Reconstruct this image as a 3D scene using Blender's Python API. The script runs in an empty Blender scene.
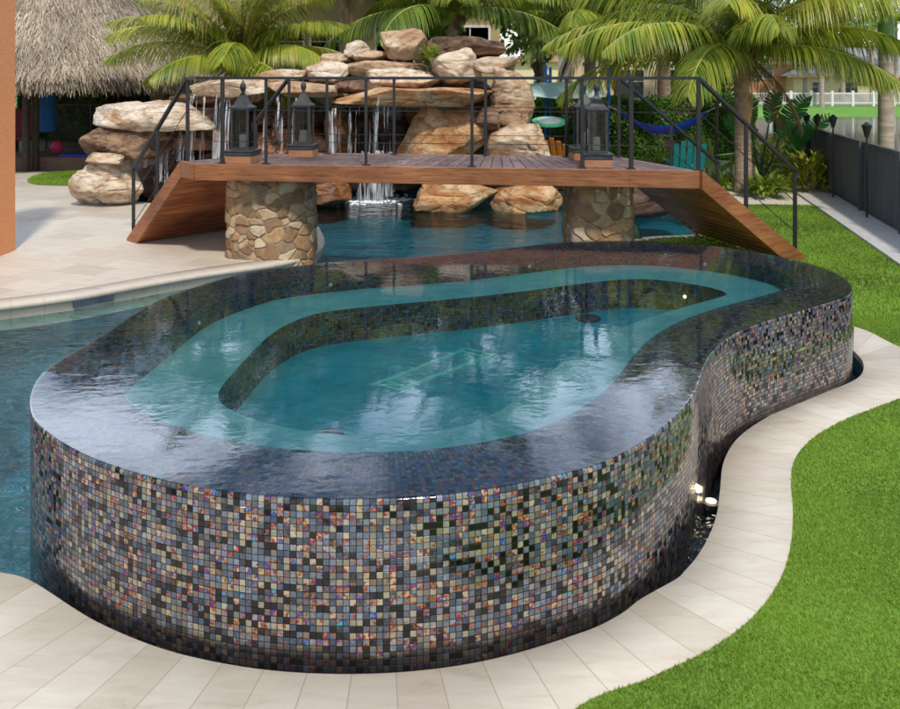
import bpy, bmesh, math, random
import numpy as np
from mathutils import Vector, Matrix, noise as mn
from mathutils.geometry import delaunay_2d_cdt
PI = math.pi
random.seed(7); RNG = np.random.default_rng(7)
scene = bpy.context.scene
COL = scene.collection
F = 825.0; H = 2.3; HZ = 78.0          # focal length in photo pixels, eye height, horizon row

def G(px, py, z=0.0):                  # photo pixel -> plan position on the level z
    d = F*(H-z)/(py-HZ)
    return ((px-450)/F*d, d)
def P3(px, py, d):                     # photo pixel at distance d -> 3d
    return ((px-450)/F*d, d, H-(py-HZ)/F*d)

# ------------------------------------------------------------------ object helpers
def tag(o, label=None, cat=None, group=None, kind=None):
    if label: o['label'] = label
    if cat: o['category'] = cat
    if group: o['group'] = group
    if kind: o['kind'] = kind
    return o
def thing(name, label, cat, loc=(0,0,0), group=None):
    o = bpy.data.objects.new(name, None); COL.objects.link(o)
    o.empty_display_size = .1
    o.location = loc
    return tag(o, label, cat, group)
def rootloc(p):
    v = Vector((0,0,0))
    while p is not None:
        v += Vector(p.location); p = p.parent
    return v
def mkobj(name, verts, faces, mat, parent=None, smooth=False, uvs=None, colors=None, origin=None):
    me = bpy.data.meshes.new(name)
    v = np.asarray(verts, dtype=np.float64).reshape(-1, 3)
    off = np.array(rootloc(parent)) if parent is not None else np.zeros(3)
    if parent is None and origin is not None: off = np.array(origin, dtype=float)
    v = v-off
    if isinstance(faces, np.ndarray):
        n = faces.shape[1]
        me.vertices.add(len(v)); me.vertices.foreach_set('co', v.astype(np.float32).ravel())
        me.loops.add(faces.size); me.loops.foreach_set('vertex_index', faces.astype(np.int32).ravel())
        me.polygons.add(len(faces))
        me.polygons.foreach_set('loop_start', np.arange(0, faces.size, n, dtype=np.int32))
        me.polygons.foreach_set('loop_total', np.full(len(faces), n, dtype=np.int32))
        me.update(calc_edges=True)
    else:
        me.from_pydata([tuple(p) for p in v], [], faces); me.update()
    if smooth:
        me.polygons.foreach_set('use_smooth', [True]*len(me.polygons))
    if uvs is not None:
        uvl = me.uv_layers.new(name='UVMap')
        idx = np.empty(len(me.loops), dtype=np.int32); me.loops.foreach_get('vertex_index', idx)
        uvl.data.foreach_set('uv', np.asarray(uvs, dtype=np.float32)[idx].ravel())
    if colors is not None:
        ca = me.color_attributes.new('cell', 'FLOAT_COLOR', 'POINT')
        ca.data.foreach_set('color', np.asarray(colors, dtype=np.float32).ravel())
    if mat: me.materials.append(mat)
    o = bpy.data.objects.new(name, me); COL.objects.link(o)
    if parent is not None: o.parent = parent
    elif origin is not None: o.location = origin
    return o

class MB:
    def __init__(s): s.v = []; s.f = []
    def add(s, vs, fs):
        b = len(s.v); s.v += [tuple(p) for p in vs]; s.f += [tuple(i+b for i in f) for f in fs]; return s
    def box(s, c, size, rz=0, ry=0, rx=0, bevel=0.0):
        bm = bmesh.new(); bmesh.ops.create_cube(bm, size=1)
        for v in bm.verts: v.co = Vector((v.co.x*size[0], v.co.y*size[1], v.co.z*size[2]))
        if bevel > 0: bmesh.ops.bevel(bm, geom=list(bm.edges), offset=bevel, segments=2, affect='EDGES', profile=.6)
        M = Matrix.Translation(Vector(c)) @ Matrix.Rotation(rz,4,'Z') @ Matrix.Rotation(ry,4,'Y') @ Matrix.Rotation(rx,4,'X')
        bm.verts.index_update()
        s.add([M@v.co for v in bm.verts], [[v.index for v in f.verts] for f in bm.faces]); bm.free(); return s
    def prism(s, poly, z0, z1):       # poly CCW
        n = len(poly)
        z0s = z0 if isinstance(z0,(list,tuple)) else [z0]*n; z1s = z1 if isinstance(z1,(list,tuple)) else [z1]*n
        vs = [(p[0],p[1],z0s[i]) for i,p in enumerate(poly)]+[(p[0],p[1],z1s[i]) for i,p in enumerate(poly)]
        fs = [tuple(range(n-1,-1,-1)), tuple(range(n,2*n))]+[(i,(i+1)%n,n+(i+1)%n,n+i) for i in range(n)]
        return s.add(vs, fs)
    def bar(s, a, b, w, h=None, up=(0,0,1)):   # rectangular bar from a to b
        h = h or w; a = Vector(a); b = Vector(b); d = (b-a).normalized()
        u = Vector(up)
        if abs(d.dot(u)) > .98: u = Vector((0,1,0))
        sd = d.cross(u).normalized(); u = sd.cross(d).normalized()
        vs = []
        for p in (a, b):
            for (i,j) in ((-1,-1),(1,-1),(1,1),(-1,1)): vs.append(p+sd*i*w/2+u*j*h/2)
        return s.add(vs, [(3,2,1,0),(4,5,6,7),(0,1,5,4),(1,2,6,5),(2,3,7,6),(3,0,4,7)])
    def tube(s, pts, r, n=8, caps=True):
        pts = [Vector(p) for p in pts]; rs = r if isinstance(r,(list,tuple)) else [r]*len(pts)
        ring = []; vs = []; ref = None
        for i,p in enumerate(pts):
            d = (pts[min(i+1,len(pts)-1)]-pts[max(i-1,0)]).normalized()
            if ref is None: ref = Vector((0,0,1)) if abs(d.z) < .9 else Vector((1,0,0))
            a = d.cross(ref).normalized(); ref = a.cross(d).normalized()
            for k in range(n):
                t = 2*PI*k/n; vs.append(p+(a*math.cos(t)+ref*math.sin(t))*rs[i])
        fs = []
        for i in range(len(pts)-1):
            for k in range(n):
                fs.append((i*n+k, i*n+(k+1)%n, (i+1)*n+(k+1)%n, (i+1)*n+k))
        if caps: fs += [tuple(range(n-1,-1,-1)), tuple((len(pts)-1)*n+k for k in range(n))]
        return s.add(vs, fs)
    def lathe(s, prof, c=(0,0,0), n=24, sx=1, sy=1):
        vs = []; 
        for (r,z) in prof:
            for k in range(n):
                t = 2*PI*k/n; vs.append((c[0]+r*sx*math.cos(t), c[1]+r*sy*math.sin(t), c[2]+z))
        fs = [(i*n+k, i*n+(k+1)%n, (i+1)*n+(k+1)%n, (i+1)*n+k) for i in range(len(prof)-1) for k in range(n)]
        fs += [tuple(range(n-1,-1,-1)), tuple((len(prof)-1)*n+k for k in range(n))]
        return s.add(vs, fs)
    def build(s, name, mat, parent=None, smooth=False, origin=None):
        o = mkobj(name, s.v, s.f, mat, parent, smooth=False, origin=origin)
        if smooth:
            o.data.polygons.foreach_set('use_smooth', [True]*len(o.data.polygons))
            try: o.data.set_sharp_from_angle(angle=math.radians(40))
            except Exception: pass
        return o
def struct(o, label=None): o['kind'] = 'structure'; 
def copy_tree(o, parent=None):
    c = o.copy(); COL.objects.link(c); c.parent = parent
    for ch in list(o.children): copy_tree(ch, c)
    return c

# ------------------------------------------------------------------ node helpers
def mat(name):
    m = bpy.data.materials.new(name); m.use_nodes = True; nt = m.node_tree; nt.nodes.clear()
    out = nt.nodes.new('ShaderNodeOutputMaterial'); return m, nt, out
def nd(nt, typ, **kw):
    n = nt.nodes.new('ShaderNode'+typ)
    for k, v in kw.items():
        if k.startswith('i_'):
            key = k[2:].replace('_',' ')
            n.inputs[key].default_value = v
        else: setattr(n, k, v)
    return n
def lk(nt, a, ao, b, bi): nt.links.new(a.outputs[ao], b.inputs[bi])
def ramp(nt, stops, interp='LINEAR'):
    r = nt.nodes.new('ShaderNodeValToRGB'); cr = r.color_ramp; cr.interpolation = interp
    while len(cr.elements) > 1: cr.elements.remove(cr.elements[-1])
    cr.elements[0].position = stops[0][0]; cr.elements[0].color = (*stops[0][1],1)
    for p, c in stops[1:]:
        e = cr.elements.new(p); e.color = (*c,1)
    return r
def mixc(nt, blend='MIX', fac=.5):
    n = nt.nodes.new('ShaderNodeMix'); n.data_type = 'RGBA'; n.blend_type = blend; n.inputs[0].default_value = fac; return n   # A=6 B=7 out=2
def math_(nt, op, a=None, b=None):
    n = nt.nodes.new('ShaderNodeMath'); n.operation = op
    if a is not None: n.inputs[0].default_value = a
    if b is not None: n.inputs[1].default_value = b
    return n
def pbr(nt, out, rough=.6, metal=0, spec=.5, coat=0, color=None):
    b = nt.nodes.new('ShaderNodeBsdfPrincipled')
    b.inputs['Roughness'].default_value = rough; b.inputs['Metallic'].default_value = metal
    b.inputs['Specular IOR Level'].default_value = spec; b.inputs['Coat Weight'].default_value = coat
    if color: b.inputs['Base Color'].default_value = (*color,1)
    lk(nt, b, 0, out, 0); return b
def bump(nt, b, src, so=0, strength=.3, dist=.01):
    n = nt.nodes.new('ShaderNodeBump'); n.inputs['Strength'].default_value = strength; n.inputs['Distance'].default_value = dist
    lk(nt, src, so, n, 'Height'); lk(nt, n, 0, b, 'Normal'); return n
def noisy(name, c1, c2, scale=5, rough=.7, bstr=.2, bdist=.01, detail=6, metal=0, spec=.4, stretch=(1,1,1), c3=None, coords='Object', coat=0, rnd=0.0):
    m, nt, out = mat(name); b = pbr(nt, out, rough, metal, spec, coat)
    tc = nd(nt, 'TexCoord'); mp = nd(nt, 'Mapping'); mp.inputs['Scale'].default_value = stretch
    lk(nt, tc, coords, mp, 0)
    n = nd(nt, 'TexNoise', i_Scale=scale, i_Detail=detail, i_Roughness=.6); lk(nt, mp, 0, n, 'Vector')
    st = [(.3,c1),(.7,c2)] if c3 is None else [(.28,c1),(.5,c3),(.72,c2)]
    r = ramp(nt, st); lk(nt, n, 0, r, 0)
    src = (r, 0)
    if rnd:
        oi = nd(nt, 'ObjectInfo'); hs = nd(nt, 'HueSaturation'); mr = nd(nt, 'MapRange'); mr.inputs['To Min'].default_value = 1-rnd; mr.inputs['To Max'].default_value = 1+rnd
        lk(nt, oi, 'Random', mr, 0); lk(nt, mr, 0, hs, 'Value'); lk(nt, r, 0, hs, 'Color'); src = (hs, 0)
    lk(nt, src[0], src[1], b, 'Base Color')
    if bstr: bump(nt, b, n, 0, bstr, bdist)
    return m
def leafmat(name, cols, trans=.35, rough=.5, brown=None):
    m, nt, out = mat(name)
    g = nd(nt, 'NewGeometry'); st = [(i/(len(cols)-1), c) for i, c in enumerate(cols)]
    r = ramp(nt, st); lk(nt, g, 'Random Per Island', r, 0)
    n = nd(nt, 'TexNoise', i_Scale=.9, i_Detail=3); tc = nd(nt, 'TexCoord'); lk(nt, tc, 'Object', n, 'Vector')
    hs = nd(nt, 'HueSaturation'); mr = nd(nt, 'MapRange'); mr.inputs['From Min'].default_value=.3; mr.inputs['From Max'].default_value=.7
    mr.inputs['To Min'].default_value = .65; mr.inputs['To Max'].default_value = 1.35
    lk(nt, n, 0, mr, 0); lk(nt, mr, 0, hs, 'Value'); lk(nt, r, 0, hs, 'Color')
    b = nd(nt, 'BsdfPrincipled'); b.inputs['Roughness'].default_value = rough; b.inputs['Specular IOR Level'].default_value = .35
    lk(nt, hs, 0, b, 'Base Color')
    t = nd(nt, 'BsdfTranslucent'); lk(nt, hs, 0, t, 'Color')
    mx = nd(nt, 'MixShader'); mx.inputs[0].default_value = trans; lk(nt, b, 0, mx, 1); lk(nt, t, 0, mx, 2); lk(nt, mx, 0, out, 0)
    return m

# ------------------------------------------------------------------ materials
def srgb(r,g,b,k=1.0):
    f = lambda c: ((c/255+.055)/1.055)**2.4 if c > 10 else c/255/12.92
    return (f(r)*k, f(g)*k, f(b)*k)

def tile_material(name, dark_band=False, rim=False):
    m, nt, out = mat(name); b = pbr(nt, out, .1, .35, .8, .35 if not rim else 0.0)
    b.inputs['Coat Roughness'].default_value = .04
    uv = nd(nt, 'UVMap'); fl = nd(nt, 'VectorMath', operation='FLOOR'); fr = nd(nt, 'VectorMath', operation='FRACTION')
    lk(nt, uv, 0, fl, 0); lk(nt, uv, 0, fr, 0)
    wn = nd(nt, 'TexWhiteNoise', noise_dimensions='2D'); lk(nt, fl, 0, wn, 'Vector')
    # swirling oil-slick pattern inside each tile
    off = nd(nt, 'VectorMath', operation='MULTIPLY_ADD'); lk(nt, wn, 'Color', off, 0); off.inputs[1].default_value = (40,40,40); lk(nt, uv, 0, off, 2)
    ns = nd(nt, 'TexNoise', i_Scale=1.5, i_Detail=3, i_Roughness=.6, i_Distortion=.9); lk(nt, off, 0, ns, 'Vector')
    ad = math_(nt, 'MULTIPLY_ADD'); lk(nt, ns, 0, ad, 0); ad.inputs[1].default_value = .22
    sb = math_(nt, 'SUBTRACT', None, .11); lk(nt, wn, 'Value', sb, 0); lk(nt, sb, 0, ad, 2)
    k = 1.0 if not rim else 1.0
    blk = (.005,.005,.006); char = (.030,.034,.045); dsl = (.065,.085,.125); slate = (.10,.145,.22); grey = (.19,.255,.34); pale = (.33,.38,.43); cream = (.50,.44,.30)
    gold = (.52,.29,.06); orange = (.44,.14,.015); mag = (.20,.02,.07); purp = (.12,.02,.22); blue = (.02,.08,.42); teal = (.02,.38,.40)
    if rim: st = [(0,blk),(.10,char),(.2,dsl),(.34,slate),(.48,(.05,.09,.28)),(.60,dsl),(.70,slate),(.80,grey),(.88,(.30,.20,.14)),(.94,char),(1,grey)]
    else: st = [(0,blk),(.15,blk),(.165,char),(.20,dsl),(.27,slate),(.38,grey),(.47,pale),(.53,slate),(.60,grey),(.67,cream),(.86,cream),(.90,pale),(.96,dsl),(1,slate)]
    r = ramp(nt, st); lk(nt, ad, 0, r, 0)
    wn2 = nd(nt, 'TexWhiteNoise', noise_dimensions='2D'); v2 = nd(nt, 'VectorMath', operation='ADD'); v2.inputs[1].default_value = (13.3,7.7,0); lk(nt, fl, 0, v2, 0); lk(nt, v2, 0, wn2, 'Vector')
    # oil-slick blotches: a ring of gold, orange, magenta, blue where the glass is thickest, stronger on some tiles
    no = nd(nt, 'TexNoise', i_Scale=1.15, i_Detail=1.5, i_Distortion=.3); o2 = nd(nt, 'VectorMath', operation='ADD'); o2.inputs[1].default_value = (5.1,3.3,8.2); lk(nt, off, 0, o2, 0); lk(nt, o2, 0, no, 'Vector')
    pw = math_(nt, 'POWER', None, 3.0); lk(nt, wn2, 'Value', pw, 0)
    sa = math_(nt, 'MULTIPLY_ADD', None, .27 if not rim else .22); lk(nt, pw, 0, sa, 0); lk(nt, no, 0, sa, 2)
    ir = ramp(nt, [(.60,gold),(.69,orange),(.775,mag),(.81,purp),(.85,blue),(.91,teal)]); lk(nt, sa, 0, ir, 0)
    fa = nd(nt, 'MapRange'); fa.inputs['From Min'].default_value = .61; fa.inputs['From Max'].default_value = .69; lk(nt, sa, 0, fa, 0)
    nb_ = math_(nt, 'GREATER_THAN', None, .14); lk(nt, wn, 'Value', nb_, 0); fb_ = math_(nt, 'MULTIPLY'); lk(nt, fa, 0, fb_, 0); lk(nt, nb_, 0, fb_, 1)
    im = mixc(nt, 'MIX'); lk(nt, fb_, 0, im, 0); lk(nt, r, 0, im, 6); lk(nt, ir, 0, im, 7)
    sc = mixc(nt, 'MULTIPLY', 1.0); lk(nt, im, 2, sc, 6)
    br = ramp(nt, [(0,(.34,.34,.34)),(1,(.95,.97,1.0))] if not rim else [(0,(.9,.9,.9)),(1,(1.0,1.0,1.0))]); lk(nt, wn2, 'Value', br, 0); lk(nt, br, 0, sc, 7)
    last = sc; lo = 2
    sp = nd(nt, 'SeparateXYZ'); lk(nt, fr, 0, sp, 0)
    if dark_band:   # bottom rows blended towards near-black, with an uneven upper edge
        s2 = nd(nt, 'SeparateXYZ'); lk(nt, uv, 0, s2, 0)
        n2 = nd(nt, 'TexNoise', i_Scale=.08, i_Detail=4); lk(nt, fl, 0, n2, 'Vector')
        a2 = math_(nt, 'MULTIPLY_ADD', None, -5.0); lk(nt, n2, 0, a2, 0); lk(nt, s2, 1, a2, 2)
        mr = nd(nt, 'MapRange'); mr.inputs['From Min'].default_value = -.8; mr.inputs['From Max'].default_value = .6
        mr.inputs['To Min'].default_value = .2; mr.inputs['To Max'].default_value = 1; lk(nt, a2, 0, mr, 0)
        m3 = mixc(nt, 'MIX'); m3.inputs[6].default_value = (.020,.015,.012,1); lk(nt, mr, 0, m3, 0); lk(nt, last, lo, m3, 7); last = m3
    def edge(ch):
        s = math_(nt, 'SUBTRACT', None, .5); lk(nt, sp, ch, s, 0); a = math_(nt, 'ABSOLUTE'); lk(nt, s, 0, a, 0); return a
    mx = math_(nt, 'MAXIMUM'); lk(nt, edge(0), 0, mx, 0); lk(nt, edge(1), 0, mx, 1)
    gm = nd(nt, 'MapRange'); gm.inputs['From Min'].default_value = .425; gm.inputs['From Max'].default_value = .46; lk(nt, mx, 0, gm, 0)
    fin = mixc(nt, 'MIX'); lk(nt, gm, 0, fin, 0); lk(nt, last, lo, fin, 6); fin.inputs[7].default_value = (.010,.009,.009,1)
    cw = nd(nt, 'MapRange'); cw.inputs['To Min'].default_value = 0.0 if rim else .35; cw.inputs['To Max'].default_value = 0; lk(nt, gm, 0, cw, 0); lk(nt, cw, 0, b, 'Coat Weight')
    sl = nd(nt, 'MapRange'); sl.inputs['To Min'].default_value = .7; sl.inputs['To Max'].default_value = .1; lk(nt, gm, 0, sl, 0); lk(nt, sl, 0, b, 'Specular IOR Level')
    lk(nt, fin, 2, b, 'Base Color')
    ro = nd(nt, 'MapRange'); ro.inputs['To Min'].default_value = .09; ro.inputs['To Max'].default_value = .6; lk(nt, gm, 0, ro, 0); lk(nt, ro, 0, b, 'Roughness')
    me = nd(nt, 'MapRange'); me.inputs['To Min'].default_value = .35 if not rim else .2; me.inputs['To Max'].default_value = 0; lk(nt, gm, 0, me, 0); lk(nt, me, 0, b, 'Metallic')
    # each tile sits at its own slight tilt
    ge = nd(nt, 'NewGeometry'); tl = nd(nt, 'VectorMath', operation='SUBTRACT'); lk(nt, wn2, 'Color', tl, 0); tl.inputs[1].default_value = (.5,.5,.5)
    ts = nd(nt, 'VectorMath', operation='SCALE'); ts.inputs['Scale'].default_value = .10; lk(nt, tl, 0, ts, 0)
    bp = nd(nt, 'Bump'); bp.inputs['Strength'].default_value = .5; bp.inputs['Distance'].default_value = .003; bp.invert = True; lk(nt, gm, 0, bp, 'Height')
    an = nd(nt, 'VectorMath', operation='ADD'); lk(nt, bp, 0, an, 0); lk(nt, ts, 0, an, 1)
    nn = nd(nt, 'VectorMath', operation='NORMALIZE'); lk(nt, an, 0, nn, 0); lk(nt, nn, 0, b, 'Normal')
    return m

def water_material(name, tint, bumps, gloss_rough=.015, ior=1.33, base_fac=0):
    """bumps: list of (scale, stretch, strength, distance)"""
    m, nt, out = mat(name)
    tr = nd(nt, 'BsdfTransparent'); tr.inputs[0].default_value = (*tint,1)
    gl = nd(nt, 'BsdfGlossy'); gl.inputs['Roughness'].default_value = gloss_rough
    fr = nd(nt, 'Fresnel'); fr.inputs[0].default_value = ior
    mx = nd(nt, 'MixShader'); lk(nt, fr, 0, mx, 0); lk(nt, tr, 0, mx, 1); lk(nt, gl, 0, mx, 2); lk(nt, mx, 0, out, 0)
    g = nd(nt, 'NewGeometry'); prev = None
    for sc, stretch, st, di in bumps:
        mp = nd(nt, 'Mapping'); mp.inputs['Scale'].default_value = stretch; lk(nt, g, 'Position', mp, 0)
        n = nd(nt, 'TexNoise', i_Scale=sc, i_Detail=3, i_Distortion=.6); lk(nt, mp, 0, n, 'Vector')
        bp = nd(nt, 'Bump'); bp.inputs['Strength'].default_value = st; bp.inputs['Distance'].default_value = di
        lk(nt, n, 0, bp, 'Height')
        if prev: lk(nt, prev, 0, bp, 'Normal')
        prev = bp
    lk(nt, prev, 0, gl, 'Normal'); lk(nt, prev, 0, fr, 'Normal')
    return m

def travertine(name, sx, sy, uv=True, rot=0.0):
    m, nt, out = mat(name); b = pbr(nt, out, .55, 0, .35)
    if uv: src = nd(nt, 'UVMap'); so = 0
    else: src = nd(nt, 'NewGeometry'); so = 'Position'
    mp = nd(nt, 'Mapping'); mp.inputs['Rotation'].default_value = (0,0,rot); mp.inputs['Scale'].default_value = (1/sx, 1/sx, 1); lk(nt, src, so, mp, 0)
    bt = nd(nt, 'TexBrick'); bt.offset = .5 if not uv else 0.0; bt.inputs['Scale'].default_value = 1.0
    bt.inputs['Brick Width'].default_value = 1.0; bt.inputs['Row Height'].default_value = sy/sx; bt.inputs['Mortar Size'].default_value = .0025/sx; bt.inputs['Mortar Smooth'].default_value = .3
    bt.inputs['Color1'].default_value = (0,0,0,1); bt.inputs['Color2'].default_value = (1,1,1,1); bt.inputs['Mortar'].default_value = (.5,.5,.5,1); bt.inputs['Bias'].default_value = 0
    lk(nt, mp, 0, bt, 'Vector')
    r = ramp(nt, [(0,srgb(208,197,176,.78)),(.25,srgb(222,212,194,.78)),(.5,srgb(215,204,186,.78)),(.75,srgb(226,217,200,.78)),(1,srgb(208,193,176,.78))]); lk(nt, bt, 'Color', r, 0)
    ge = nd(nt, 'NewGeometry'); m2 = nd(nt, 'Mapping'); m2.inputs['Scale'].default_value = (1,3.5,1); lk(nt, ge, 'Position', m2, 0)
    n = nd(nt, 'TexNoise', i_Scale=4.5, i_Detail=8, i_Roughness=.65, i_Distortion=.5); lk(nt, m2, 0, n, 'Vector')
    r2 = ramp(nt, [(.22,(.70,.62,.54)),(.40,(.91,.88,.85)),(.55,(.98,.97,.96)),(.75,(1.05,1.05,1.05))]); lk(nt, n, 0, r2, 0)
    mu = mixc(nt, 'MULTIPLY', .85); lk(nt, r, 0, mu, 6); lk(nt, r2, 0, mu, 7)
    n3 = nd(nt, 'TexNoise', i_Scale=95, i_Detail=6, i_Roughness=.7); lk(nt, m2, 0, n3, 'Vector')
    r3 = ramp(nt, [(.30,(.72,.62,.52)),(.42,(1,1,1))]); lk(nt, n3, 0, r3, 0)
    mu2 = mixc(nt, 'MULTIPLY', .4); lk(nt, mu, 2, mu2, 6); lk(nt, r3, 0, mu2, 7)
    fm = mixc(nt, 'MIX'); lk(nt, bt, 'Fac', fm, 0); lk(nt, mu2, 2, fm, 6); fm.inputs[7].default_value = (*srgb(182,166,146,.75),1)
    lk(nt, fm, 2, b, 'Base Color'); bump(nt, b, r3, 0, .3, .002)
    return m

def wood_material(name, c1, c2, dark, board=None, axis='X', rough=.45, scale=2.0, stretch=(1,14,14)):
    m, nt, out = mat(name); b = pbr(nt, out, rough, 0, .4)
    tc = nd(nt, 'TexCoord'); mp = nd(nt, 'Mapping'); mp.inputs['Scale'].default_value = stretch; lk(nt, tc, 'Object', mp, 0)
    n = nd(nt, 'TexNoise', i_Scale=scale, i_Detail=8, i_Roughness=.6, i_Distortion=1.2); lk(nt, mp, 0, n, 'Vector')
    r = ramp(nt, [(.25,dark),(.45,c1),(.7,c2)]); lk(nt, n, 0, r, 0)
    n2 = nd(nt, 'TexNoise', i_Scale=1.7, i_Detail=3); lk(nt, tc, 'Object', n2, 'Vector'); r2 = ramp(nt, [(.3,(.7,.66,.62)),(.65,(1.1,1.1,1.1))]); lk(nt, n2, 0, r2, 0)
    mu = mixc(nt, 'MULTIPLY', 1); lk(nt, r, 0, mu, 6); lk(nt, r2, 0, mu, 7)
    g = nd(nt, 'NewGeometry'); hs = nd(nt, 'HueSaturation'); mr = nd(nt, 'MapRange'); mr.inputs['To Min'].default_value = .75; mr.inputs['To Max'].default_value = 1.2
    lk(nt, g, 'Random Per Island', mr, 0); lk(nt, mr, 0, hs, 'Value'); lk(nt, mu, 2, hs, 'Color')
    lk(nt, hs, 0, b, 'Base Color'); bump(nt, b, n, 0, .25, .004); return m

def rock_material(name, a, b_, c, dark, wet=False):
    m, nt, out = mat(name); b = pbr(nt, out, .25 if wet else .8, 0, .5 if wet else .25)
    tc = nd(nt, 'TexCoord'); oi = nd(nt, 'ObjectInfo')
    ad = nd(nt, 'VectorMath', operation='MULTIPLY_ADD'); lk(nt, oi, 'Random', ad, 0); ad.inputs[1].default_value = (50,30,70); lk(nt, tc, 'Object', ad, 2)
    mp = nd(nt, 'Mapping'); mp.inputs['Scale'].default_value = (1,1,2.4); mp.inputs['Rotation'].default_value = (.15,.2,0); lk(nt, ad, 0, mp, 0)
    n = nd(nt, 'TexNoise', i_Scale=1.5, i_Detail=9, i_Roughness=.62, i_Distortion=.7); lk(nt, mp, 0, n, 'Vector')
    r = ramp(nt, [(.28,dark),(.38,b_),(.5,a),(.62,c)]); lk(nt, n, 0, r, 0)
    n2 = nd(nt, 'TexNoise', i_Scale=7, i_Detail=6, i_Roughness=.7); lk(nt, mp, 0, n2, 'Vector')
    r2 = ramp(nt, [(.32,(.5,.42,.36)),(.5,(.95,.92,.9)),(.7,(1.12,1.12,1.12))]); lk(nt, n2, 0, r2, 0)
    mu = mixc(nt, 'MULTIPLY', .9); lk(nt, r, 0, mu, 6); lk(nt, r2, 0, mu, 7)
    # cracks
    vo = nd(nt, 'TexVoronoi', feature='DISTANCE_TO_EDGE', i_Scale=1.1); 
    wv = nd(nt, 'VectorMath', operation='MULTIPLY_ADD'); lk(nt, n2, 1, wv, 0); wv.inputs[1].default_value = (.5,.5,.5); lk(nt, mp, 0, wv, 2); lk(nt, wv, 0, vo, 'Vector')
    rc = ramp(nt, [(0,(.3,.24,.2)),(.018,(1,1,1))]); lk(nt, vo, 0, rc, 0)
    mu2 = mixc(nt, 'MULTIPLY', .75); lk(nt, mu, 2, mu2, 6); lk(nt, rc, 0, mu2, 7)
    lk(nt, mu2, 2, b, 'Base Color')
    b1 = bump(nt, b, n2, 0, .5, .05); b2 = nd(nt, 'Bump'); b2.inputs['Strength'].default_value = .5; b2.inputs['Distance'].default_value = .03
    lk(nt, rc, 0, b2, 'Height'); lk(nt, b1, 0, b2, 'Normal'); lk(nt, b2, 0, b, 'Normal')
    return m

M = {}
M['tile'] = tile_material('mosaic_tile', dark_band=True)
M['rim'] = tile_material('rim_tile', rim=True)
M['trav_band'] = travertine('travertine_band', .20, 10.0, uv=True)
M['trav_deck'] = travertine('travertine_deck', .60, .40, uv=False, rot=.35)
M['trav_edge'] = travertine('travertine_edge', .30, 10.0, uv=True)
M['spa_water'] = water_material('spa_water', (.84,.97,.97), [(1.6,(1,1,1),.3,.007),(8,(1,1.6,1),.2,.003),(40,(1,1,1),.10,.0010)], ior=1.62, gloss_rough=.01)
M['pool_water'] = water_material('pool_water', (.66,.90,.93), [(2.6,(1,1.3,1),.9,.055),(8,(1,1.5,1),.9,.026)], gloss_rough=.04, ior=1.27)
M['lake_water'] = water_material('lake_water', (.35,.42,.34), [(1.2,(1,2,1),.3,.02)], gloss_rough=.05)
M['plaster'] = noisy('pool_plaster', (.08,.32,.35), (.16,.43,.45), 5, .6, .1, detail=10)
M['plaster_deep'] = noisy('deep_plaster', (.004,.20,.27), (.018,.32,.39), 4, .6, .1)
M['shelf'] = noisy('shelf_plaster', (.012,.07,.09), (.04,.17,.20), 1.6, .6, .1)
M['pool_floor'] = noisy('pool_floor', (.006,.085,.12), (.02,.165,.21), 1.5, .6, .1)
M['teal_tile'] = noisy('teal_tile', (.08,.55,.50), (.14,.68,.62), 60, .2, .1)
M['channel'] = noisy('channel_liner', (.03,.04,.055), (.07,.09,.12), 6, .35, .1)
M['ipe'] = wood_material('hardwood_fascia', srgb(156,98,60,.8), srgb(184,128,84,.8), srgb(110,64,38,.75), stretch=(1.2,1.2,16))
M['ipe_dark'] = wood_material('hardwood_soffit', srgb(158,92,54,.85), srgb(188,120,76,.85), srgb(100,56,32,.8), stretch=(1,1,10))
M['deckwood'] = wood_material('deck_boards', srgb(112,86,80,.8), srgb(146,118,108,.8), srgb(70,50,46,.8), rough=.6, stretch=(8,1.5,8))
M['black_metal'] = noisy('black_metal', (.010,.010,.011), (.022,.021,.021), 20, .42, .05, spec=.5)
M['grey_iron'] = noisy('grey_iron', (.028,.028,.03), (.05,.05,.052), 14, .55, .15, spec=.4)
M['block_wood'] = noisy('block_wood', srgb(158,104,72,.8), srgb(190,136,98,.8), 8, .6, .1, stretch=(1,1,8))
M['candle'] = noisy('candle_wax', (.62,.55,.42), (.7,.63,.5), 8, .5, .05)
M['orange_wall'] = noisy('orange_stucco', srgb(230,146,92,.85), srgb(240,166,112,.85), 9, .85, .35, .004, stretch=(1,1,6))
M['beige_wall'] = noisy('beige_stucco', srgb(176,158,112,.85), srgb(192,174,128,.85), 3, .9, .2)
M['white_trim'] = noisy('white_trim', (.62,.6,.56), (.74,.72,.68), 6, .6, .05)
M['cream_wall'] = noisy('cream_stucco', srgb(228,206,160,.8), srgb(240,222,180,.8), 2, .9, .1)
M['salmon_wall'] = noisy('salmon_stucco', srgb(214,146,108,.8), srgb(226,162,124,.8), 2, .9, .1)
M['roof_grey'] = noisy('roof_grey', srgb(140,138,136,.8), srgb(172,170,166,.8), 6, .8, .3, stretch=(1,1,12))
M['roof_tan'] = noisy('roof_tan', srgb(160,110,80,.8), srgb(190,140,104,.8), 6, .8, .3, stretch=(1,1,12))
m_, nt_, o_ = mat('window_glass'); pbr(nt_, o_, .08, .0, .9, color=(.02,.025,.03)); M['glass'] = m_
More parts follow.
